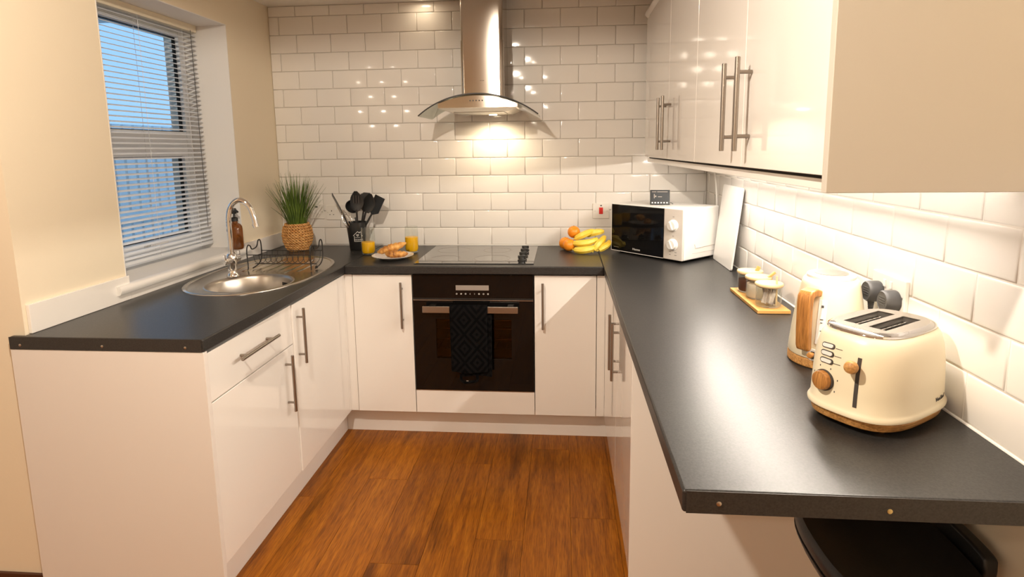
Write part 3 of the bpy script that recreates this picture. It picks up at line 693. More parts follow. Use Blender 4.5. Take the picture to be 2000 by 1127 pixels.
pt = thing('potted_grass', (-1.060, .415, H+.0005), 'artificial grass plant in a woven wicker pot', 'plant')
PP = [(.052, 0), (.064, .02), (.076, .055), (.080, .085), (.077, .115), (.068, .142), (.058, .152)]
def prad(z):
    for (r0, z0), (r1, z1) in zip(PP, PP[1:]):
        if z0 <= z <= z1: return r0+(r1-r0)*(z-z0)/(z1-z0)
    return PP[-1][0]
MB().lathe([(r-.004, z) for r, z in PP]+[(.051, .150), (.050, .12), (.0008, .12)], 40).build('pot', 'wicker_gap_shade', pt, local=True)
for k in range(10):
    z = .009+k*.0154; r = prad(z)
    for s_ in (0, 1):
        P = [((r+.0026*sin(14*a+pi*s_+k*pi))*cos(a), (r+.0026*sin(14*a+pi*s_+k*pi))*sin(a), z+.0050*cos(14*a+pi*s_+k*pi)) for a in [2*pi*i/112 for i in range(112)]]
        MB().tube(P, .0040, 6, closed=True).build('wicker_strand', 'wicker', pt, local=True)
MB().lathe([(.051, .128), (.03, .134), (.0008, .135)], 24, (0, 0, 0), False, True).build('soil', 'soil', pt, local=True)
bm_ = MB(); rg = random.Random(11)
for i in range(190):
    a = rg.uniform(0, 2*pi); r0 = .046*sqrt(rg.random()); out = rg.uniform(.01, .155)*(r0/.046*.85+.2); hh = rg.uniform(.20, .335)-out*.5
    if rg.random() < .06: out *= 1.45; hh *= .85
    w = rg.uniform(.0026, .0042); tx, ty = -sin(a), cos(a); L_ = []
    for s_ in (0, .3, .6, .85, 1):
        rad = r0+out*s_**1.45; ww = w*(1-.9*max(0, s_-.45)/.55)
        p = (rad*cos(a), rad*sin(a), .13+hh*s_)
        if p[0] < -.166: p = (-.166, p[1], p[2])
        L_.append([(p[0]-tx*ww, p[1]-ty*ww, p[2]), (p[0]+cos(a)*ww*.35, p[1]+sin(a)*ww*.35, p[2]-.001), (p[0]+tx*ww, p[1]+ty*ww, p[2])])
    bm_.loft(L_, False, False, False)
bm_.build('grass_blades', 'leaf', pt, local=True, smooth=80, kind='stuff')

# ------------------------------------------------------------------ utensils, breakfast, fruit
uc = (-.722, .440)
ut = thing('utensil_pot', (*uc, H+.0005), 'black tapered utensil pot with a white house logo', 'pot')
def ur(z): return .043+.015*z/.158
MB().lathe([(.040, 0), (.043, .003), (.0575, .158), (.0545, .158), (.041, .006), (.0008, .005)], 40).build('pot', 'black_satin', ut, local=True)
def onpot(s_, z, lift=.0006):
    a = atan2(CAM[1]-uc[1], CAM[0]-uc[0])+.10; r = ur(z)+lift; return (r*cos(a+s_/r), r*sin(a+s_/r), z)
def stroke(P, r): return MB().tube([onpot(x*.00125, .050+y*.00125) for x, y in P], r, 5)
def dense(P, k=4):
    out = []
    for (a, b), (c, d) in zip(P, P[1:]): out += [(a+(c-a)*i/k, b+(d-b)*i/k) for i in range(k)]
    return out+[P[-1]]
stroke(dense([(-22, 28), (-2, 47), (6, 39), (6, 44), (13, 44), (13, 32), (20, 26), (14, 24), (14, 18)]), .0014).build('logo_roof', 'print_light', ut, local=True)
stroke(dense([(-17, 27), (-17, 2), (24, 2)]), .0013).build('logo_wall', 'print_light', ut, local=True)
stroke(dense([(-8, 32), (-5, 34), (-2.5, 31), (0, 34), (3, 32), (-2.5, 25), (-8, 32)]), .0013).build('logo_heart', 'print_light', ut, local=True)
stroke(dense([(-13, 20), (8, 20)]), .0008).build('logo_line', 'print_light', ut, local=True)
for i in range(9): stroke([(-14+4.3*i, 7), (-14+4.3*i, 12)], .0013).build('logo_letter', 'print_light', ut, local=True)
def utensil(name, label, foot, head, kind, face):
    f = Vector((uc[0]+foot[0], uc[1]+foot[1], H+.012)); h = Vector(head); d = (h-f).normalized(); base = h-d*.105
    t = thing(name, tuple(f), label, 'utensil', 'black kitchen utensils in the pot')
    m = MB().tube([f, f+d*.07, base], [.0050, .0065, .0055], 8); m.build('handle', 'black_satin', t)
    fr = frame(tuple(base), d.cross(Vector(face)), face)   # local y runs along the utensil
    m = MB(); fr2 = Matrix((fr.col[0].xyz, d, Vector(fr.col[0].xyz).cross(d))).transposed().to_4x4(); fr2.translation = base; fr2 = fr2 @ Matrix.Diagonal((1.28, 1.2, 1.2, 1)); m.x = fr2
    if kind == 'spoon' or kind == 'slotted':
        rings = []
        for i in range(9):
            s_ = i/8; w = .030*sin(pi*min(.97, .10+s_*.9))**.7+.001; rings.append([(w*cos(a), -.005+.092*s_, .003*sin(a)*(1)-.010*sin(pi*s_)) for a in [2*pi*j/12 for j in range(12)]])
        m.loft(rings)
        hm = m.build('head', 'black_satin', t)
        if kind == 'slotted':
            for i in (-1, 0, 1):
                s2 = MB(); s2.x = fr2; s2.box(i*.011-.0017, i*.011+.0017, .030, .066, -.014, .0005); s2.build('slot', 'gap_dark', hm)
    elif kind == 'turner':
        pr_ = [(-.006, 0), (-.028, .022), (-.032, .088), (.024, .098), (.030, .022), (.006, 0)]
        m.prism(pr_, -.0015, .0018).build('head', 'black_satin', t, bev=.001)
    elif kind == 'ladle':
        m.x = fr2 @ Matrix.Translation((0, .055, -.005)) @ Matrix.Rotation(R(20), 4, 'X'); m.lathe([(.0008, -.030), (.018, -.026), (.030, -.012), (.034, .006), (.032, .006), (.027, -.010), (.016, -.022), (.0008, -.026)], 20).build('head', 'black_satin', t)
    elif kind == 'whisk':
        for k in range(5):
            a = pi*k/5; P = [(.0, -.02, 0)]+[(.020*sin(pi*min(1, s_*1.0))**.8*cos(a)*(1), -.02+.10*s_, .020*sin(pi*s_)**.8*sin(a)) for s_ in (.1, .3, .55, .8, .95)]+[(0, .085, 0)]
            Q = P+[(-x, y, -z) for x, y, z in reversed(P[:-1])]
            w = MB(); w.x = fr2; w.tube(smooth_path(Q, 3), .0011, 5).build('wire', 'chrome', t)
    elif kind == 'spatula':
        m.prism([(-.006, 0), (-.022, .016), (-.023, .075), (-.010, .086), (.018, .088), (.022, .016), (.006, 0)], -.003, .003).build('head', 'black_satin', t, bev=.002)
    return t
utensil('slotted_spoon', 'black slotted spoon, tallest in the utensil pot', (.008, -.010), (-.702, .395, 1.245), 'slotted', (0, -1, .1))
utensil('serving_spoon', 'black solid spoon right of the slotted spoon in the pot', (-.008, .008), (-.628, .425, 1.228), 'spoon', (-.2, -1, .1))
utensil('spatula', 'black flat spatula standing between the two spoons in the pot', (0, .012), (-.668, .470, 1.232), 'spatula', (.3, -1, 0))
utensil('turner', 'broad black turner leaning out on the right of the pot', (-.022, -.006), (-.575, .430, 1.202), 'turner', (-.35, -1, .3))
utensil('fish_slice', 'narrow black fish slice leaning far out on the left of the pot', (.022, .0), (-.838, .405, 1.222), 'turner', (-.90, -.50, -.35))
utensil('ladle', 'black ladle low behind the slotted spoon in the pot', (.018, .016), (-.760, .480, 1.192), 'ladle', (0, -1, .2))
utensil('whisk', 'small wire whisk low on the left of the utensil pot', (.020, -.020), (-.786, .400, 1.145), 'whisk', (0, -1, 0))

def juice_glass(x, y, level, label):
    t = thing('juice_glass', (x, y, H+.0005), label, 'glass', 'glasses of orange juice')
    MB().lathe([(.024, 0), (.034, .004), (.0375, .022), (.0370, .080), (.0345, .145), (.0333, .145), (.0358, .080), (.0362, .022), (.031, .009), (.0008, .008)], 32).build('glass', 'clear_glass', t, local=True)
    MB().lathe([(.030, .0095), (.0352, .022), (.0350, level), (.0008, level)], 32).build('juice', 'juice', t, local=True)
juice_glass(-.607, .285, .068, 'glass of orange juice beside the black utensil pot')
juice_glass(-.384, .345, .086, 'glass of orange juice between the croissants and the hob')
pc = (-.437, .160)
tag(MB().lathe([(.055, 0), (.062, .002), (.092, .013), (.106, .019), (.107, .021), (.104, .0215), (.090, .016), (.058, .0055), (.0008, .005)], 48, (*pc, H+.0005)).build('plate', 'china', loc=(*pc, H+.0005)), 'white plate holding two croissants', 'plate')
def croissant(label, c, rz, tilt, L_, rmax, bend, m):
    t = thing('croissant', c, label, 'croissant', 'croissants on the plate', rz)
    rings = []; n = 40; segs = 7
    for i in range(n+1):
        s_ = i/n*2-1; a = s_*bend; R0 = L_/(2*bend); px, py = R0*sin(a), R0*(1-cos(a))
        saw = ((i/n*segs) % 1); r = rmax*(max(.0, 1-abs(s_)**1.8)**.75)*(.78+.26*(1-saw if s_ < 0 else saw))+.0035
        dx, dy = cos(a), sin(a); rings.append([(px-dy*r*cos(b), py+dx*r*cos(b), r*.82*sin(b)) for b in [2*pi*j/16 for j in range(16)]])
    o = MB(); o.x = Matrix.Rotation(tilt, 4, 'Y'); o.loft(rings); o.build('crust', m, t, local=True, smooth=60)
croissant('darker croissant lying flat at the front of the plate', (pc[0]+.026, pc[1]-.030, H+.0285), R(6), 0, .125, .023, .75, 'croissant_dark')
croissant('golden croissant leaning across the other one on the plate', (pc[0]-.012, pc[1]+.018, H+.052), R(8), R(-17), .165, .026, .55, 'croissant')

def orange(x, y, z, label, r=.0345):
    t = thing('orange', (x, y, z-r), label, 'orange', 'oranges beside the bananas')
    MB().lathe([(max(.0006, r*sin(pi*i/14)), -r*.97*cos(pi*i/14)) for i in range(15)], 28, (0, 0, r)).build('fruit', 'orange_peel', t, local=True)
    MB().lathe([(.0032, 0), (.002, .0016), (.0004, .0018)], 8, (0, 0, r*1.96)).build('stem_scar', 'banana_end', t, local=True)
orange(.452, .452, H+.0350, 'orange at the back left under the top one')
orange(.474, .388, H+.0350, 'orange at the front left against the bananas')
orange(.499, .447, H+.0985, 'orange on top of the other oranges')
def banana(label, P, r=.0188, k=0):
    Q = smooth_path(P, 7); n = len(Q); t = thing('banana', tuple(P[0]), label, 'banana', 'bananas beside the microwave')
    rad = []
    for i in range(n):
        s_ = i/(n-1); rad.append(.0045+(r-.0045)*(sin(pi*min(1, max(0, s_*.86+.10)))**.55))
    rad[0] = .0042
    MB().tube(Q, rad, 7).build('fruit', 'banana', t, smooth=30)
    d0 = (Q[0]-Q[2]).normalized(); MB().tube([Q[0]+d0*-.001, Q[0]+d0*.012], [.0045, .0040], 7).build('stem', 'banana', t)
    d1 = (Q[-1]-Q[-3]).normalized(); MB().tube([Q[-1]-d1*.001, Q[-1]+d1*.004], [.0048, .003], 7).build('tip', 'banana_end', t)
z = H+.018
banana('lowest banana lying flat at the front of the bunch', [(.500, .338, z+.000), (.535, .318, z), (.580, .318, z+.006), (.618, .345, z+.016)])
banana('banana lying across the middle above the lowest one', [(.496, .372, z+.030), (.530, .352, z+.031), (.580, .350, z+.038), (.624, .374, z+.052)])
banana('topmost long banana leaning on the front orange', [(.506, .392, z+.052), (.535, .380, z+.068), (.572, .385, z+.084), (.604, .410, z+.094)])
banana('upper right banana of the bunch', [(.570, .420, z+.066), (.596, .405, z+.078), (.628, .402, z+.086), (.658, .420, z+.088)])
banana('right hand banana standing steeply in the bunch', [(.602, .328, z-.002), (.622, .335, z+.024), (.646, .360, z+.045), (.664, .395, z+.062)])
banana('outermost banana on the right by the microwave', [(.628, .338, z-.002), (.652, .345, z+.010), (.678, .368, z+.024), (.690, .402, z+.036)], .0175)

# ------------------------------------------------------------------ microwave corner
mw = thing('microwave', (.699, .381, H+.0005), 'white microwave with a black door set across the corner', 'microwave', rz=atan2(-.739, .674))
MW, MD, MH0, MH1 = .457, .285, .012, .262
B(0, MW, .012, MD, MH0, MH1).build('body', 'white_plastic', mw, bev=.006, seg=3, local=True)
dm = B(.004, .343, -.004, .0115, MH0+.003, MH1-.004).build('door', 'black_glass', mw, bev=.002, local=True)
B(0, .0035, -.003, .0115, MH0, MH1-.001).build('door_edge', 'white_plastic', mw, smooth=0, local=True)
B(.0035, .343, -.003, .0115, MH0, MH0+.0028).build('door_edge', 'white_plastic', mw, smooth=0, local=True)
B(.055, .285, -.0046, -.0041, MH0+.055, MH1-.040).build('window', 'black_glass', dm, smooth=0, local=True)
pn = B(.3445, MW-.001, -.004, .0115, MH0, MH1-.001).build('control_panel', 'cream_panel', mw, bev=.004, seg=3, local=True)
pn.data.materials[0] = mat('panel_grey', (.62, .57, .52), .4)
for z in (.180, .088):
    k = MB(); k.x = frame((.401, -.004, z), (1, 0, 0), (0, -1, 0)); k.lathe([(.029, 0), (.029, .003), (.025, .005), (.024, .018), (.022, .020), (.0008, .020)], 32).build('knob', 'white_plastic', pn, local=True)
    g = MB(); g.x = frame((.401, -.0245, z), (1, 0, 0), (0, -1, 0)) @ Matrix.Rotation(R(25), 4, 'Z'); g.box(-.004, .004, -.020, .020, -.002, .004).build('knob_grip', 'white_plastic', pn, bev=.001, local=True)
for (x, z, w) in ((.401, .222, .010), (.401, .129, .010), (.385, .052, .012), (.418, .051, .012), (.385, .038, .010), (.418, .037, .012)):
    B(x-w/2, x+w/2, -.0045, -.0041, z-.0010, z+.0010).build('print', 'print_dark', pn, smooth=0, local=True)
text_mesh('brand_mark', 'Hisense', .016, 'print_light', dm, W_of(mw) @ frame((.175, -.0042, MH0+.022), (1, 0, 0), (0, -1, 0)))
B(.020, .056, -.0045, -.0041, MH0+.020, MH0+.0215).build('print', 'display_grey', dm, smooth=0, local=True)
for (x, y) in ((.04, .04), (.42, .04), (.04, .25), (.42, .25)): MB().lathe([(.012, 0), (.014, .003), (.014, MH0)], 12, (x, y, 0)).build('foot', 'black_plastic', mw, local=True)
m = MB()
m.tube(smooth_path([(MW+.0008, .255, .070), (MW+.0008, .11, .066), (MW+.0008, .095, .072), (MW+.0008, .090, .085)], 4), .0016, 5).build('side_crease', 'panel_grey', mw, local=True)
B(MW-.0005, MW+.0008, .075, .26, .040, .042).build('side_crease', 'panel_grey', mw, smooth=0, local=True)

ehd = thing('energy_display', (.930, .262, H+.0005+MH1), 'small dark display unit standing on the microwave', 'display', rz=R(-6))
mm = Matrix.Rotation(R(-17), 4, 'X')
def tl(b): b.x = mm; return b
bz = tl(MB()).box(-.049, .049, -.004, .006, .002, .078).build('case', 'black_plastic', ehd, bev=.002, local=True)
tl(MB()).box(-.043, .043, -.0048, -.0041, .022, .073).build('screen', 'screen', ehd, smooth=0, local=True)
for i in range(6): tl(MB()).box(-.041+i*.0145, -.034+i*.0145, -.0048, -.0041, .008, .014).build('key', 'print_light', ehd, smooth=0, local=True)
for (a, b, c, d) in ((-.040, -.018, .066, .069), (-.014, .038, .066, .069), (-.030, -.026, .034, .056), (-.024, -.018, .040, .048), (-.010, .010, .040, .043)):
    tl(MB()).box(a, b, -.0052, -.0049, c, d).build('screen_print', 'display_grey', ehd, smooth=0, local=True)
MB().box(-.02, .02, .012, .040, 0, .004).build('stand', 'black_plastic', ehd, local=True)
MB().tube(smooth_path([(.045, .012, .012), (.058, .016, .010), (.066, .020, .003)], 4), .0016, 6).build('lead', 'slate_grey', ehd, local=True)

# white chopping board leaning on the right wall
cb = MB(); P = []
w, h, r = .155, .372, .012
for cx, cy, a0 in ((w-r, h-r, 0), (-w+r, h-r, 90), (-w+r, r, 180), (w-r, r, 270)):
    for i in range(5): a = R(a0+22.5*i); P.append((cx+r*cos(a), cy+r*sin(a)))
cb.x = frame((1.1885, .037, H+.001), (0, -1, 0), (-1, 0, .105)); cb.prism(P, -.004, .004)
tag(cb.build('chopping_board', 'white_plastic', bev=.0015, loc=(1.19, .037, H)), 'white chopping board leaning on the tiles beside the microwave', 'chopping board')
tag(MB().tube(smooth_path([(1.222, .395, 1.419), (1.220, .375, 1.36), (1.219, .330, 1.29), (1.219, .300, 1.22), (1.221, .296, 1.14), (1.224, .300, 1.06), (1.226, .31, 1.0)], 6), .0042, 8).build('power_cable', 'white_plastic', loc=(1.22, .35, 1.0)), 'white cable hanging from the wall cabinets behind the microwave', 'cable')

# ------------------------------------------------------------------ sockets and plugs
def plate(par, w, h, m='socket_white'): return B(-w/2, w/2, -.009, 0, -h/2, h/2).build('plate', m, par, bev=.002, local=True)
def dot(par, x, z, r=.0028, m='steel', name='screw', d=.0095):
    b = MB(); b.x = frame((x, -.009, z), (1, 0, 0), (0, -1, 0)); b.lathe([(r, -.001), (r, .0004), (.0003, .0005)], 10).build(name, m, par, local=True)
t = thing('cooker_switch', (.655, YB, 1.109), 'white cooker switch with a red rocker left of the microwave', 'switch'); plate(t, .092, .086)
B(-.011, .011, -.0115, -.0085, -.017, .020).build('rocker', 'red', t, bev=.001, local=True); B(-.005, .005, -.0096, -.0088, .028, .034).build('neon', 'gap_dark', t, smooth=0, local=True)
for x in (-.034, .034): dot(t, x, 0)
t = thing('fused_switch', (-1.013, YB, 1.112), 'white fused switch on the tiles just right of the grass', 'switch'); plate(t, .086, .086)
B(-.008, .008, -.0098, -.0085, .024, .032).build('neon', 'gap_dark', t, smooth=0, local=True); B(.002, .020, -.0115, -.0085, -.012, .010).build('rocker', 'white_plastic', t, bev=.001, local=True); B(-.020, -.003, -.0100, -.0085, -.010, .008).build('fuse_carrier', 'white_plastic', t, bev=.001, local=True)
for x in (-.034, .034): dot(t, x, 0)
def double_socket(t, holes=True):
    plate(t, .146, .086)
    for s_ in (-1, 1):
        if holes:
            for (x, z, w, h) in ((0, .010, .004, .008), (-.011, -.012, .0065, .004), (.011, -.012, .0065, .004)): B(s_*.038+x-w/2, s_*.038+x+w/2, -.0096, -.0088, z-h/2, z+h/2).build('slot', 'gap_dark', t, smooth=0, local=True)
        B(s_*.014-.005, s_*.014+.005, -.0115, -.0085, .012, .030).build('rocker', 'white_plastic', t, bev=.001, local=True)
        dot(t, s_*.062, 0)
t = thing('double_socket', (-.883, YB, 1.106), 'white double socket on the tiles behind the utensil pot', 'socket'); double_socket(t)
t = thing('double_socket', (XR, -1.287, 1.106), 'white double socket on the wall behind the toaster', 'socket', rz=-pi/2); double_socket(t, False)
def plug(y, zc, label, dx):
    t = thing('plug', (XR-.009, y, zc), label, 'plug', 'dark plugs behind the toaster', -pi/2)
    P = []
    for i in range(24):
        a = 2*pi*i/24; x_, z_ = .0255*cos(a), .0265*sin(a)
        if z_ < -.008: x_ *= .93
        P.append((x_, z_))
    rings = [[(x_*s_, d, z_*s_) for x_, z_ in P] for s_, d in ((.96, -.0005), (1, -.003), (1, -.024), (.97, -.030), (.88, -.033), (.86, -.0322), (.60, -.0318))]
    MB().loft(rings).build('body', 'slate_grey', t, smooth=50, local=True)
    for i in range(4): B(-.013, .013, -.0328, -.0318, .010-.006*i-.0009, .010-.006*i+.0009).build('raised_mark', 'slate_grey', t, smooth=0, local=True)
    g = MB()
    for i in range(4): g.lathe([(.0075-.0006*i, -.026-.006*i), (.0075-.0006*i, -.0305-.006*i), (.005, -.0308-.006*i), (.005, -.032-.006*i)], 12, (0, -.018, 0))
    g.build('cord_grip', 'slate_grey', t, local=True)
    MB().tube(smooth_path([(0, -.018, -.05), (dx*.3, -.019, -.09), (dx, -.020, -.14), (dx*1.6, -.014, -.1865)], 5), .0038, 8).build('cord', 'slate_grey', t, local=True)
plug(-1.250, 1.100, 'dark grey plug in the far half of the double socket', -.020)
plug(-1.326, 1.094, 'dark grey plug in the near half of the double socket', .012)

# ------------------------------------------------------------------ jars on their tray
tr = thing('jar_tray', (1.137, -.640, H+.0005), 'small bamboo tray under the three jars', 'tray')
B(1.083, 1.191, -.803, -.478, H+.0005, H+.0125).build('board', 'bamboo', tr, bev=.002)
def jar(y, label, content):
    x = 1.137; zb = H+.0130
    t = thing('storage_jar', (x, y, zb), label, 'jar', 'glass jars with bamboo lids')
    MB().lathe([(.036, 0), (.0405, .003), (.0415, .010), (.0415, .070), (.0398, .070), (.0398, .010), (.038, .005), (.0008, .004)], 32).build('glass', 'jar_glass', t, local=True)
    ld = MB().lathe([(.038, .066), (.038, .0705), (.045, .0705), (.046, .073), (.046, .078), (.044, .0805), (.0008, .081)], 32).build('lid', 'bamboo_lid', t, local=True)
    if content == 'coffee':
        MB().lathe([(.036, .005), (.0394, .011), (.0394, .046), (.02, .050), (.0008, .049)], 28).build('coffee', 'coffee', t, local=True)
        b = MB(); b.x = Matrix.Translation((.020, -.012, .079)) @ Matrix.Rotation(R(25), 4, 'Y'); b.box(-.006, .006, -.005, .005, 0, .020).build('spoon', 'bamboo', t, bev=.001, local=True)
    if content == 'sugar':
        MB().lathe([(.036, .005), (.0394, .011), (.0394, .052), (.02, .055), (.0008, .054)], 28).build('sugar', 'sugar', t, local=True)
        b = MB(); b.x = Matrix.Translation((.026, -.022, .079)) @ Matrix.Rotation(R(50), 4, 'Y'); b.box(-.004, .004, -.005, .005, 0, .030).build('spoon', 'bamboo', t, bev=.001, local=True)
    if content == 'sachets':
        rs = random.Random(4)
        for i in range(16):
            a = rs.uniform(0, 6.28); rr = rs.uniform(.004, .022); b = MB()
            b.x = Matrix.Translation((rr*cos(a), rr*sin(a), .036)) @ Matrix.Rotation(rs.uniform(0, 3.14), 4, 'Z') @ Matrix.Rotation(rs.uniform(-.42, .42), 4, 'Y'); b.box(-.007, .007, -.0018, .0018, -.028, .027).build('sachet', 'sachet', t, bev=.001, local=True, seg=1)
        MB().cyl((.018, -.026, .008), (.016, -.024, .108), .0032, 8).build('stirrer', 'bamboo_lid', t, local=True)
jar(-.536, 'glass jar of brown coffee, farthest on the tray', 'coffee')
jar(-.635, 'glass jar of sugar in the middle of the tray', 'sugar')
jar(-.742, 'glass jar of white sachets, nearest on the tray', 'sachets')

# ------------------------------------------------------------------ kettle and toaster
kx, ky = 1.118, -1.232
HA = atan2(-.62, -.78)                                    # the handle points to the sink side and the camera
kt = thing('kettle', (kx, ky, H+.0005), 'cream cone shaped kettle with wooden handle and base', 'kettle', rz=HA)
MB().lathe([(.088, .0), (.091, .003), (.091, .020), (.089, .023), (.0008, .023)], 48).build('base', 'oak_ring', kt, local=True)
MB().lathe([(.089, .0245), (.091, .028), (.0885, .055), (.0825, .110), (.0745, .165), (.067, .205), (.064, .216), (.058, .222), (.0008, .222)], 56).build('body', 'cream_enamel', kt, local=True)
ldk = MB().lathe([(.056, .2225), (.056, .228), (.053, .231), (.0008, .232)], 40).build('lid', 'white_plastic', kt, local=True)
MB().lathe([(.040, .2315), (.040, .2335), (.022, .2345), (.0008, .2345)], 32).build('lid_disc', 'steel', ldk, local=True)
# handle: a strap of wood, wide towards the outside
hp = [(.060, .196), (.084, .204), (.112, .201), (.1215, .190), (.1235, .170), (.1225, .110), (.119, .062), (.114, .050), (.104, .0495), (.100, .057), (.103, .110), (.104, .165), (.101, .181), (.092, .186), (.068, .182)]
hm = MB()
hm.add([(x, -.0165, z) for x, z in hp]+[(x, .0165, z) for x, z in hp], [tuple(range(len(hp)))[::-1], tuple(range(len(hp), 2*len(hp)))]+[(i, (i+1) % len(hp), len(hp)+(i+1) % len(hp), len(hp)+i) for i in range(len(hp))])
hm.build('handle', 'oak_trim', kt, 'wooden handle', bev=.004, seg=3, local=True)
B(.085, .105, -.006, .006, .052, .060).build('handle_foot', 'cream_enamel', kt, bev=.002, local=True)
def krad(z):
    for (r0, z0), (r1, z1) in zip([(.0885, .055), (.0825, .110), (.0745, .165), (.067, .205)], [(.0825, .110), (.0745, .165), (.067, .205), (.064, .216)]):
        if z0 <= z <= z1: return r0+(r1-r0)*(z-z0)/(z1-z0)
    return .0885
def onk(a, z, lift=.0006): r = krad(z)+lift; return (r*cos(a), r*sin(a), z)
ga = .30
MB().loft([[onk(ga+w, z, l_) for w, l_ in ((-.13, -.001), (-.12, .0016), (.12, .0016), (.13, -.001))] for z in (.066, .075, .12, .165, .176)]).build('water_gauge', 'white_plastic', kt, local=True)
for (z, w, h_) in ((.160, .035, .006), (.128, .045, .0022), (.120, .03, .0022), (.100, .02, .0022), (.078, .025, .004)):
    MB().loft([[onk(ga+d, z+e_, .0022) for d in (-w, w)] for e_ in (-h_/2, h_/2)], False, False, False).build('gauge_mark', 'slate_grey', kt, local=True)
sw = MB(); c0 = Vector(onk(.10, .030, 0)); 
b = MB(); b.x = frame((.0895*cos(.16), .0895*sin(.16), .037), (-sin(.16), cos(.16), 0), (cos(.16), sin(.16), .06)); b.lathe([(.015, 0), (.015, .002), (.011, .003), (.0008, .003)], 20).build('switch_plate', 'white_plastic', kt, local=True)
b = MB(); b.x = frame((.091*cos(.16), .091*sin(.16), .037), (-sin(.16), cos(.16), 0), (cos(.16), sin(.16), .06)); b.box(-.004, .004, -.009, .009, .001, .004).build('switch_slot', 'black_plastic', kt, local=True)
b = MB(); b.x = frame((.094*cos(.16), .094*sin(.16), .040), (-sin(.16), cos(.16), 0), (cos(.16), sin(.16), .06)); b.lathe([(.0045, 0), (.0045, .010), (.0075, .012), (.008, .017), (.006, .021), (.0006, .022)], 16).build('switch', 'oak_trim', kt, local=True)
sp_ = MB(); sp_.loft([[(-.060+dx, y, z) for dx, y, z in ((0, -.020, .200), (-.014-.004, 0, .206), (0, .020, .200))], [(-.058, -.022, .222), (-.084, 0, .224), (-.058, .022, .222)]]).build('spout', 'cream_enamel', kt, local=True)

tcx, tcy = 1.090, -1.531
TA = atan2(.58, .815)
to = thing('toaster', (tcx, tcy, H+.0005), 'cream two slot toaster with wooden knobs nearest the camera', 'toaster', rz=TA)
# local x runs along the slots; the lever side is -x, the long side facing the camera is -y
def tring(a, b_, z, e=3.0, n=64): return sup(0, 0, a, b_, e, n, z)
MB().loft([tring(.128, .088, .008), tring(.134, .093, .012), tring(.137, .096, .024), tring(.134, .093, .028)]).build('base', 'oak_ring', to, local=True)
bodyp = [(.1375, .0965, .0285), (.1425, .1005, .0300), (.1435, .1010, .0345), (.1400, .0985, .0395), (.1375, .0965, .045), (.1365, .0955, .075), (.1345, .0935, .115), (.1300, .0900, .150), (.1230, .0845, .174), (.1130, .0765, .188), (.1090, .0735, .190)]
MB().loft([tring(a, b_, z) for a, b_, z in bodyp], True, False).build('body', 'cream_enamel', to, local=True, smooth=60)
slots = [[(-.066, s_*.025-.017), (.066, s_*.025-.017), (.066, s_*.025+.017), (-.066, s_*.025+.017)] for s_ in (-1, 1)]
m = MB().prism(sup(0, 0, .100, .066, 3.0, 48), .1935, .1965, slots); m.build('top_plate', 'chrome', to, local=True).data.materials[0] = M['steel_sink']
MB().loft([tring(.1135, .0772, .1885), tring(.1125, .0765, .1915), tring(.108, .072, .1945), tring(.100, .066, .1965), tring(.099, .065, .1945), tring(.107, .071, .1885)], False, False).build('top_rim', 'chrome', to, local=True, smooth=60)
for s_ in (-1, 1):
    y = s_*.025; w = MB().box(-.066, .066, y-.018, y-.017, .06, .1945).box(-.066, .066, y+.017, y+.018, .06, .1945).box(-.067, -.066, y-.018, y+.018, .06, .1945).box(.066, .067, y-.018, y+.018, .06, .1945).box(-.067, .067, y-.018, y+.018, .059, .06)
    w.build('slot_well', 'filter_mesh', to, smooth=0, local=True)
    for yy in (y-.011, y+.011):
        g = MB()
        for i in range(6): g.cyl((-.055+.022*i, yy, .065), (-.055+.022*i, yy, .188), .0011, 5)
        g.cyl((-.065, yy, .184), (.065, yy, .184), .0013, 5).build('toast_guide', 'chrome', to, local=True)
def tface(y, z):   # point and outward frame on the lever end
    f = 1-(abs(y)/.0955)**3.0; 
    for (a0, b0, z0), (a1, b1, z1) in zip(bodyp, bodyp[1:]):
        if z0 <= z <= z1: q = (z-z0)/(z1-z0); a, b_ = a0+(a1-a0)*q, b0+(b1-b0)*q; sl_ = (a1-a0)/(z1-z0)
    x = -a*max(.02, 1-(abs(y)/b_)**3.0)**(1/3)
    ty = y+.0005; x2 = -a*max(.02, 1-(abs(ty)/b_)**3.0)**(1/3)
    nrm = Vector((-1, (x2-x)/.0005, -sl_)).normalized()
    return (x, y, z), nrm
def onface(y, z, rot=0):
    p, nrm = tface(y, z); return frame(p, Vector((0, -1, 0)), nrm) @ Matrix.Rotation(rot, 4, 'Z')
# lever
m = MB(); ys = -.030
m.loft([[tuple(onface(ys, z) @ Vector((dx, 0, dz_))) for dx, dz_ in ((-.0035, -.002), (-.0035, .0008), (.0035, .0008), (.0035, -.002))] for z in (.052, .075, .10, .13, .150)]).build('lever_slot', 'gap_dark', to, local=True)
b = MB(); b.x = onface(ys+.006, .132); b.cyl((-.004, 0, 0), (-.004, 0, .014), .004, 10); b.lathe([(.004, .008), (.011, .011), (.013, .018), (.011, .025), (.006, .028), (.0006, .029)], 20).build('lever', 'oak_ring', to, local=True)
b = MB(); b.x = onface(.034, .086); b.lathe([(.0215, -.003), (.0215, .003), (.020, .0035), (.0195, .003)], 28).build('knob_ring', 'gap_dark', to, local=True)
b = MB(); b.x = onface(.034, .086); b.lathe([(.0195, .002), (.0195, .008), (.018, .013), (.012, .0155), (.0006, .016)], 28).build('knob', 'oak_trim', to, local=True)
for k in range(6):
    a = R(215-50*k); b = MB(); b.x = onface(.034+.029*-cos(a)*1, .086+.029*sin(a)) ; b.box(-.0008, .0008, -.0016, .0016, -.0004, .0005).build('dial_mark', 'print_dark', to, smooth=0, local=True)
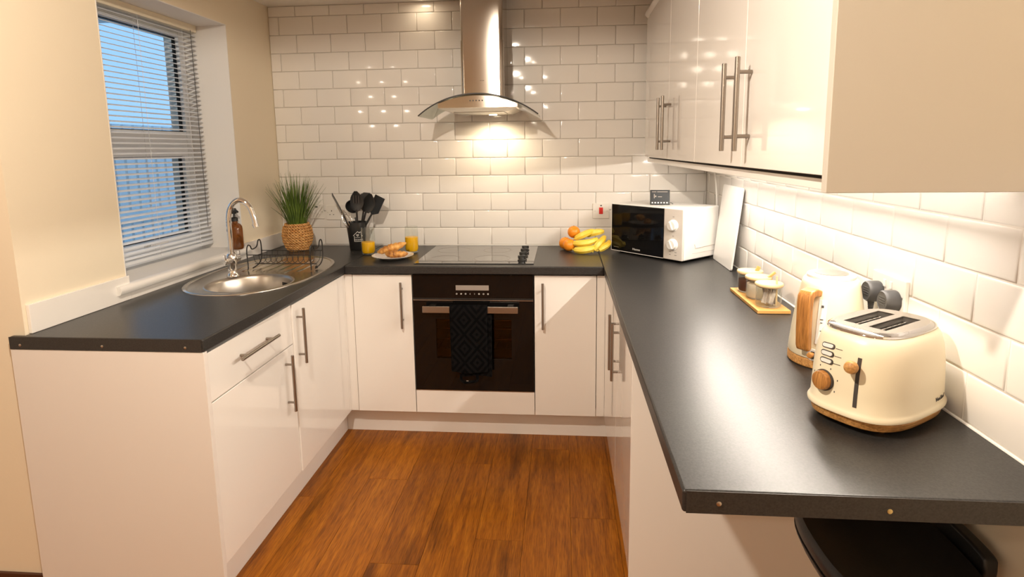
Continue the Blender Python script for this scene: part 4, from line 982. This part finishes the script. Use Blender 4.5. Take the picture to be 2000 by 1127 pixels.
for i, z in enumerate((.156, .141, .126)):
    fr_ = onface(.034-.0005*i, z)
    P = [(.0085+.0045*cos(a), .0045*sin(a)) for a in [R(-90+30*k) for k in range(7)]]+[(-.0085+.0045*cos(a), .0045*sin(a)) for a in [R(90+30*k) for k in range(7)]]
    b = MB(); b.x = fr_; b.prism([(x*1.15, y*1.25) for x, y in P], -.003, .0010).build('button_ring', 'print_dark', to, local=True)
    b = MB(); b.x = fr_; b.prism([(x*.95, y*.85) for x, y in P], -.003, .0030).build('button', 'white_plastic', to, local=True, bev=.0006, seg=1)
    b = MB(); b.x = onface(.010, z-.001); b.box(-.008, .006, -.0006, .0006, -.0004, .0004).build('button_print', 'print_dark', to, smooth=0, local=True)
def onside(x, z):
    for (a0, b0, z0), (a1, b1, z1) in zip(bodyp, bodyp[1:]):
        if z0 <= z <= z1: q = (z-z0)/(z1-z0); a, b_ = a0+(a1-a0)*q, b0+(b1-b0)*q
    f = lambda u: -b_*max(.02, 1-(abs(u)/a)**3.0)**(1/3)
    return frame((x, f(x)-.0006, z), (1, (f(x+.001)-f(x))/.001, 0), ((f(x+.001)-f(x))/.001, -1, 0))
for i, ch in enumerate('VonShef'): text_mesh('brand_letter', ch, .0125, 'print_dark', to, W_of(to) @ onside(.034+i*.0064, .052))
for (x, y) in ((-.085, -.055), (-.085, .055), (.085, -.055), (.085, .055)): MB().lathe([(.008, 0), (.010, .002), (.010, .009)], 14, (x, y, 0)).build('foot', 'oak_ring', to, local=True)

# ------------------------------------------------------------------ bar stool under the breakfast bar
stx, sty, stz = 1.060, -1.660, .690
st = thing('bar_stool', (stx, sty, 0), 'black padded bar stool pushed under the breakfast bar', 'stool')
def sr(a, b_, z): return sup(stx, sty, a, b_, 2.6, 48, z)
MB().loft([sr(.116, .172, stz-.055), sr(.130, .190, stz-.050), sr(.1365, .198, stz-.036), sr(.134, .195, stz-.030)]).build('seat_pan', 'black_leather', st)
MB().loft([sr(.134, .195, stz-.0295), sr(.138, .200, stz-.022), sr(.1375, .199, stz-.004), sr(.130, .190, stz+.006), sr(.112, .168, stz+.000), sr(.075, .11, stz-.014), sr(.03, .04, stz-.018)]).build('seat', 'black_leather', st)
MB().tube(sr(.1365, .1985, stz-.0295), .0026, 6, closed=True).build('piping', 'black_satin', st)
bk = MB().loft([[(x, sty+.110+y, z) for y, z in sup(0, stz+.002, .172, .030, 6, 28)] for x in (1.200, 1.226)]); bk.build('backrest', 'black_leather', st, bev=.006, seg=3)
for sy in (-.02, .12): MB().tube([(1.140, sty+sy, stz-.052), (1.195, sty+sy, stz-.040), (1.210, sty+sy, stz-.020)], .008, 8).build('back_bracket', 'black_satin', st)
MB().lathe([(.060, stz-.062), (.060, stz-.055)], 24, (stx, sty, 0)).build('seat_plate', 'black_satin', st)
MB().lathe([(.024, .30), (.024, stz-.075), (.040, stz-.062)], 20, (stx, sty, 0)).build('gas_lift', 'chrome', st)
MB().lathe([(.172, 0), (.172, .006), (.150, .014), (.050, .030), (.030, .045), (.030, .32), (.0008, .32)], 40, (stx, sty, 0)).build('foot_plate', 'chrome', st)
MB().tube([(stx-.028, sty, .28)]+[(stx-.03-.10*sin(a)-.02, sty+.11*cos(a)*-1, .27) for a in [pi*i/10 for i in range(11)]]+[(stx-.028, sty+.02, .28)], .008, 8).build('footrest', 'chrome', st)
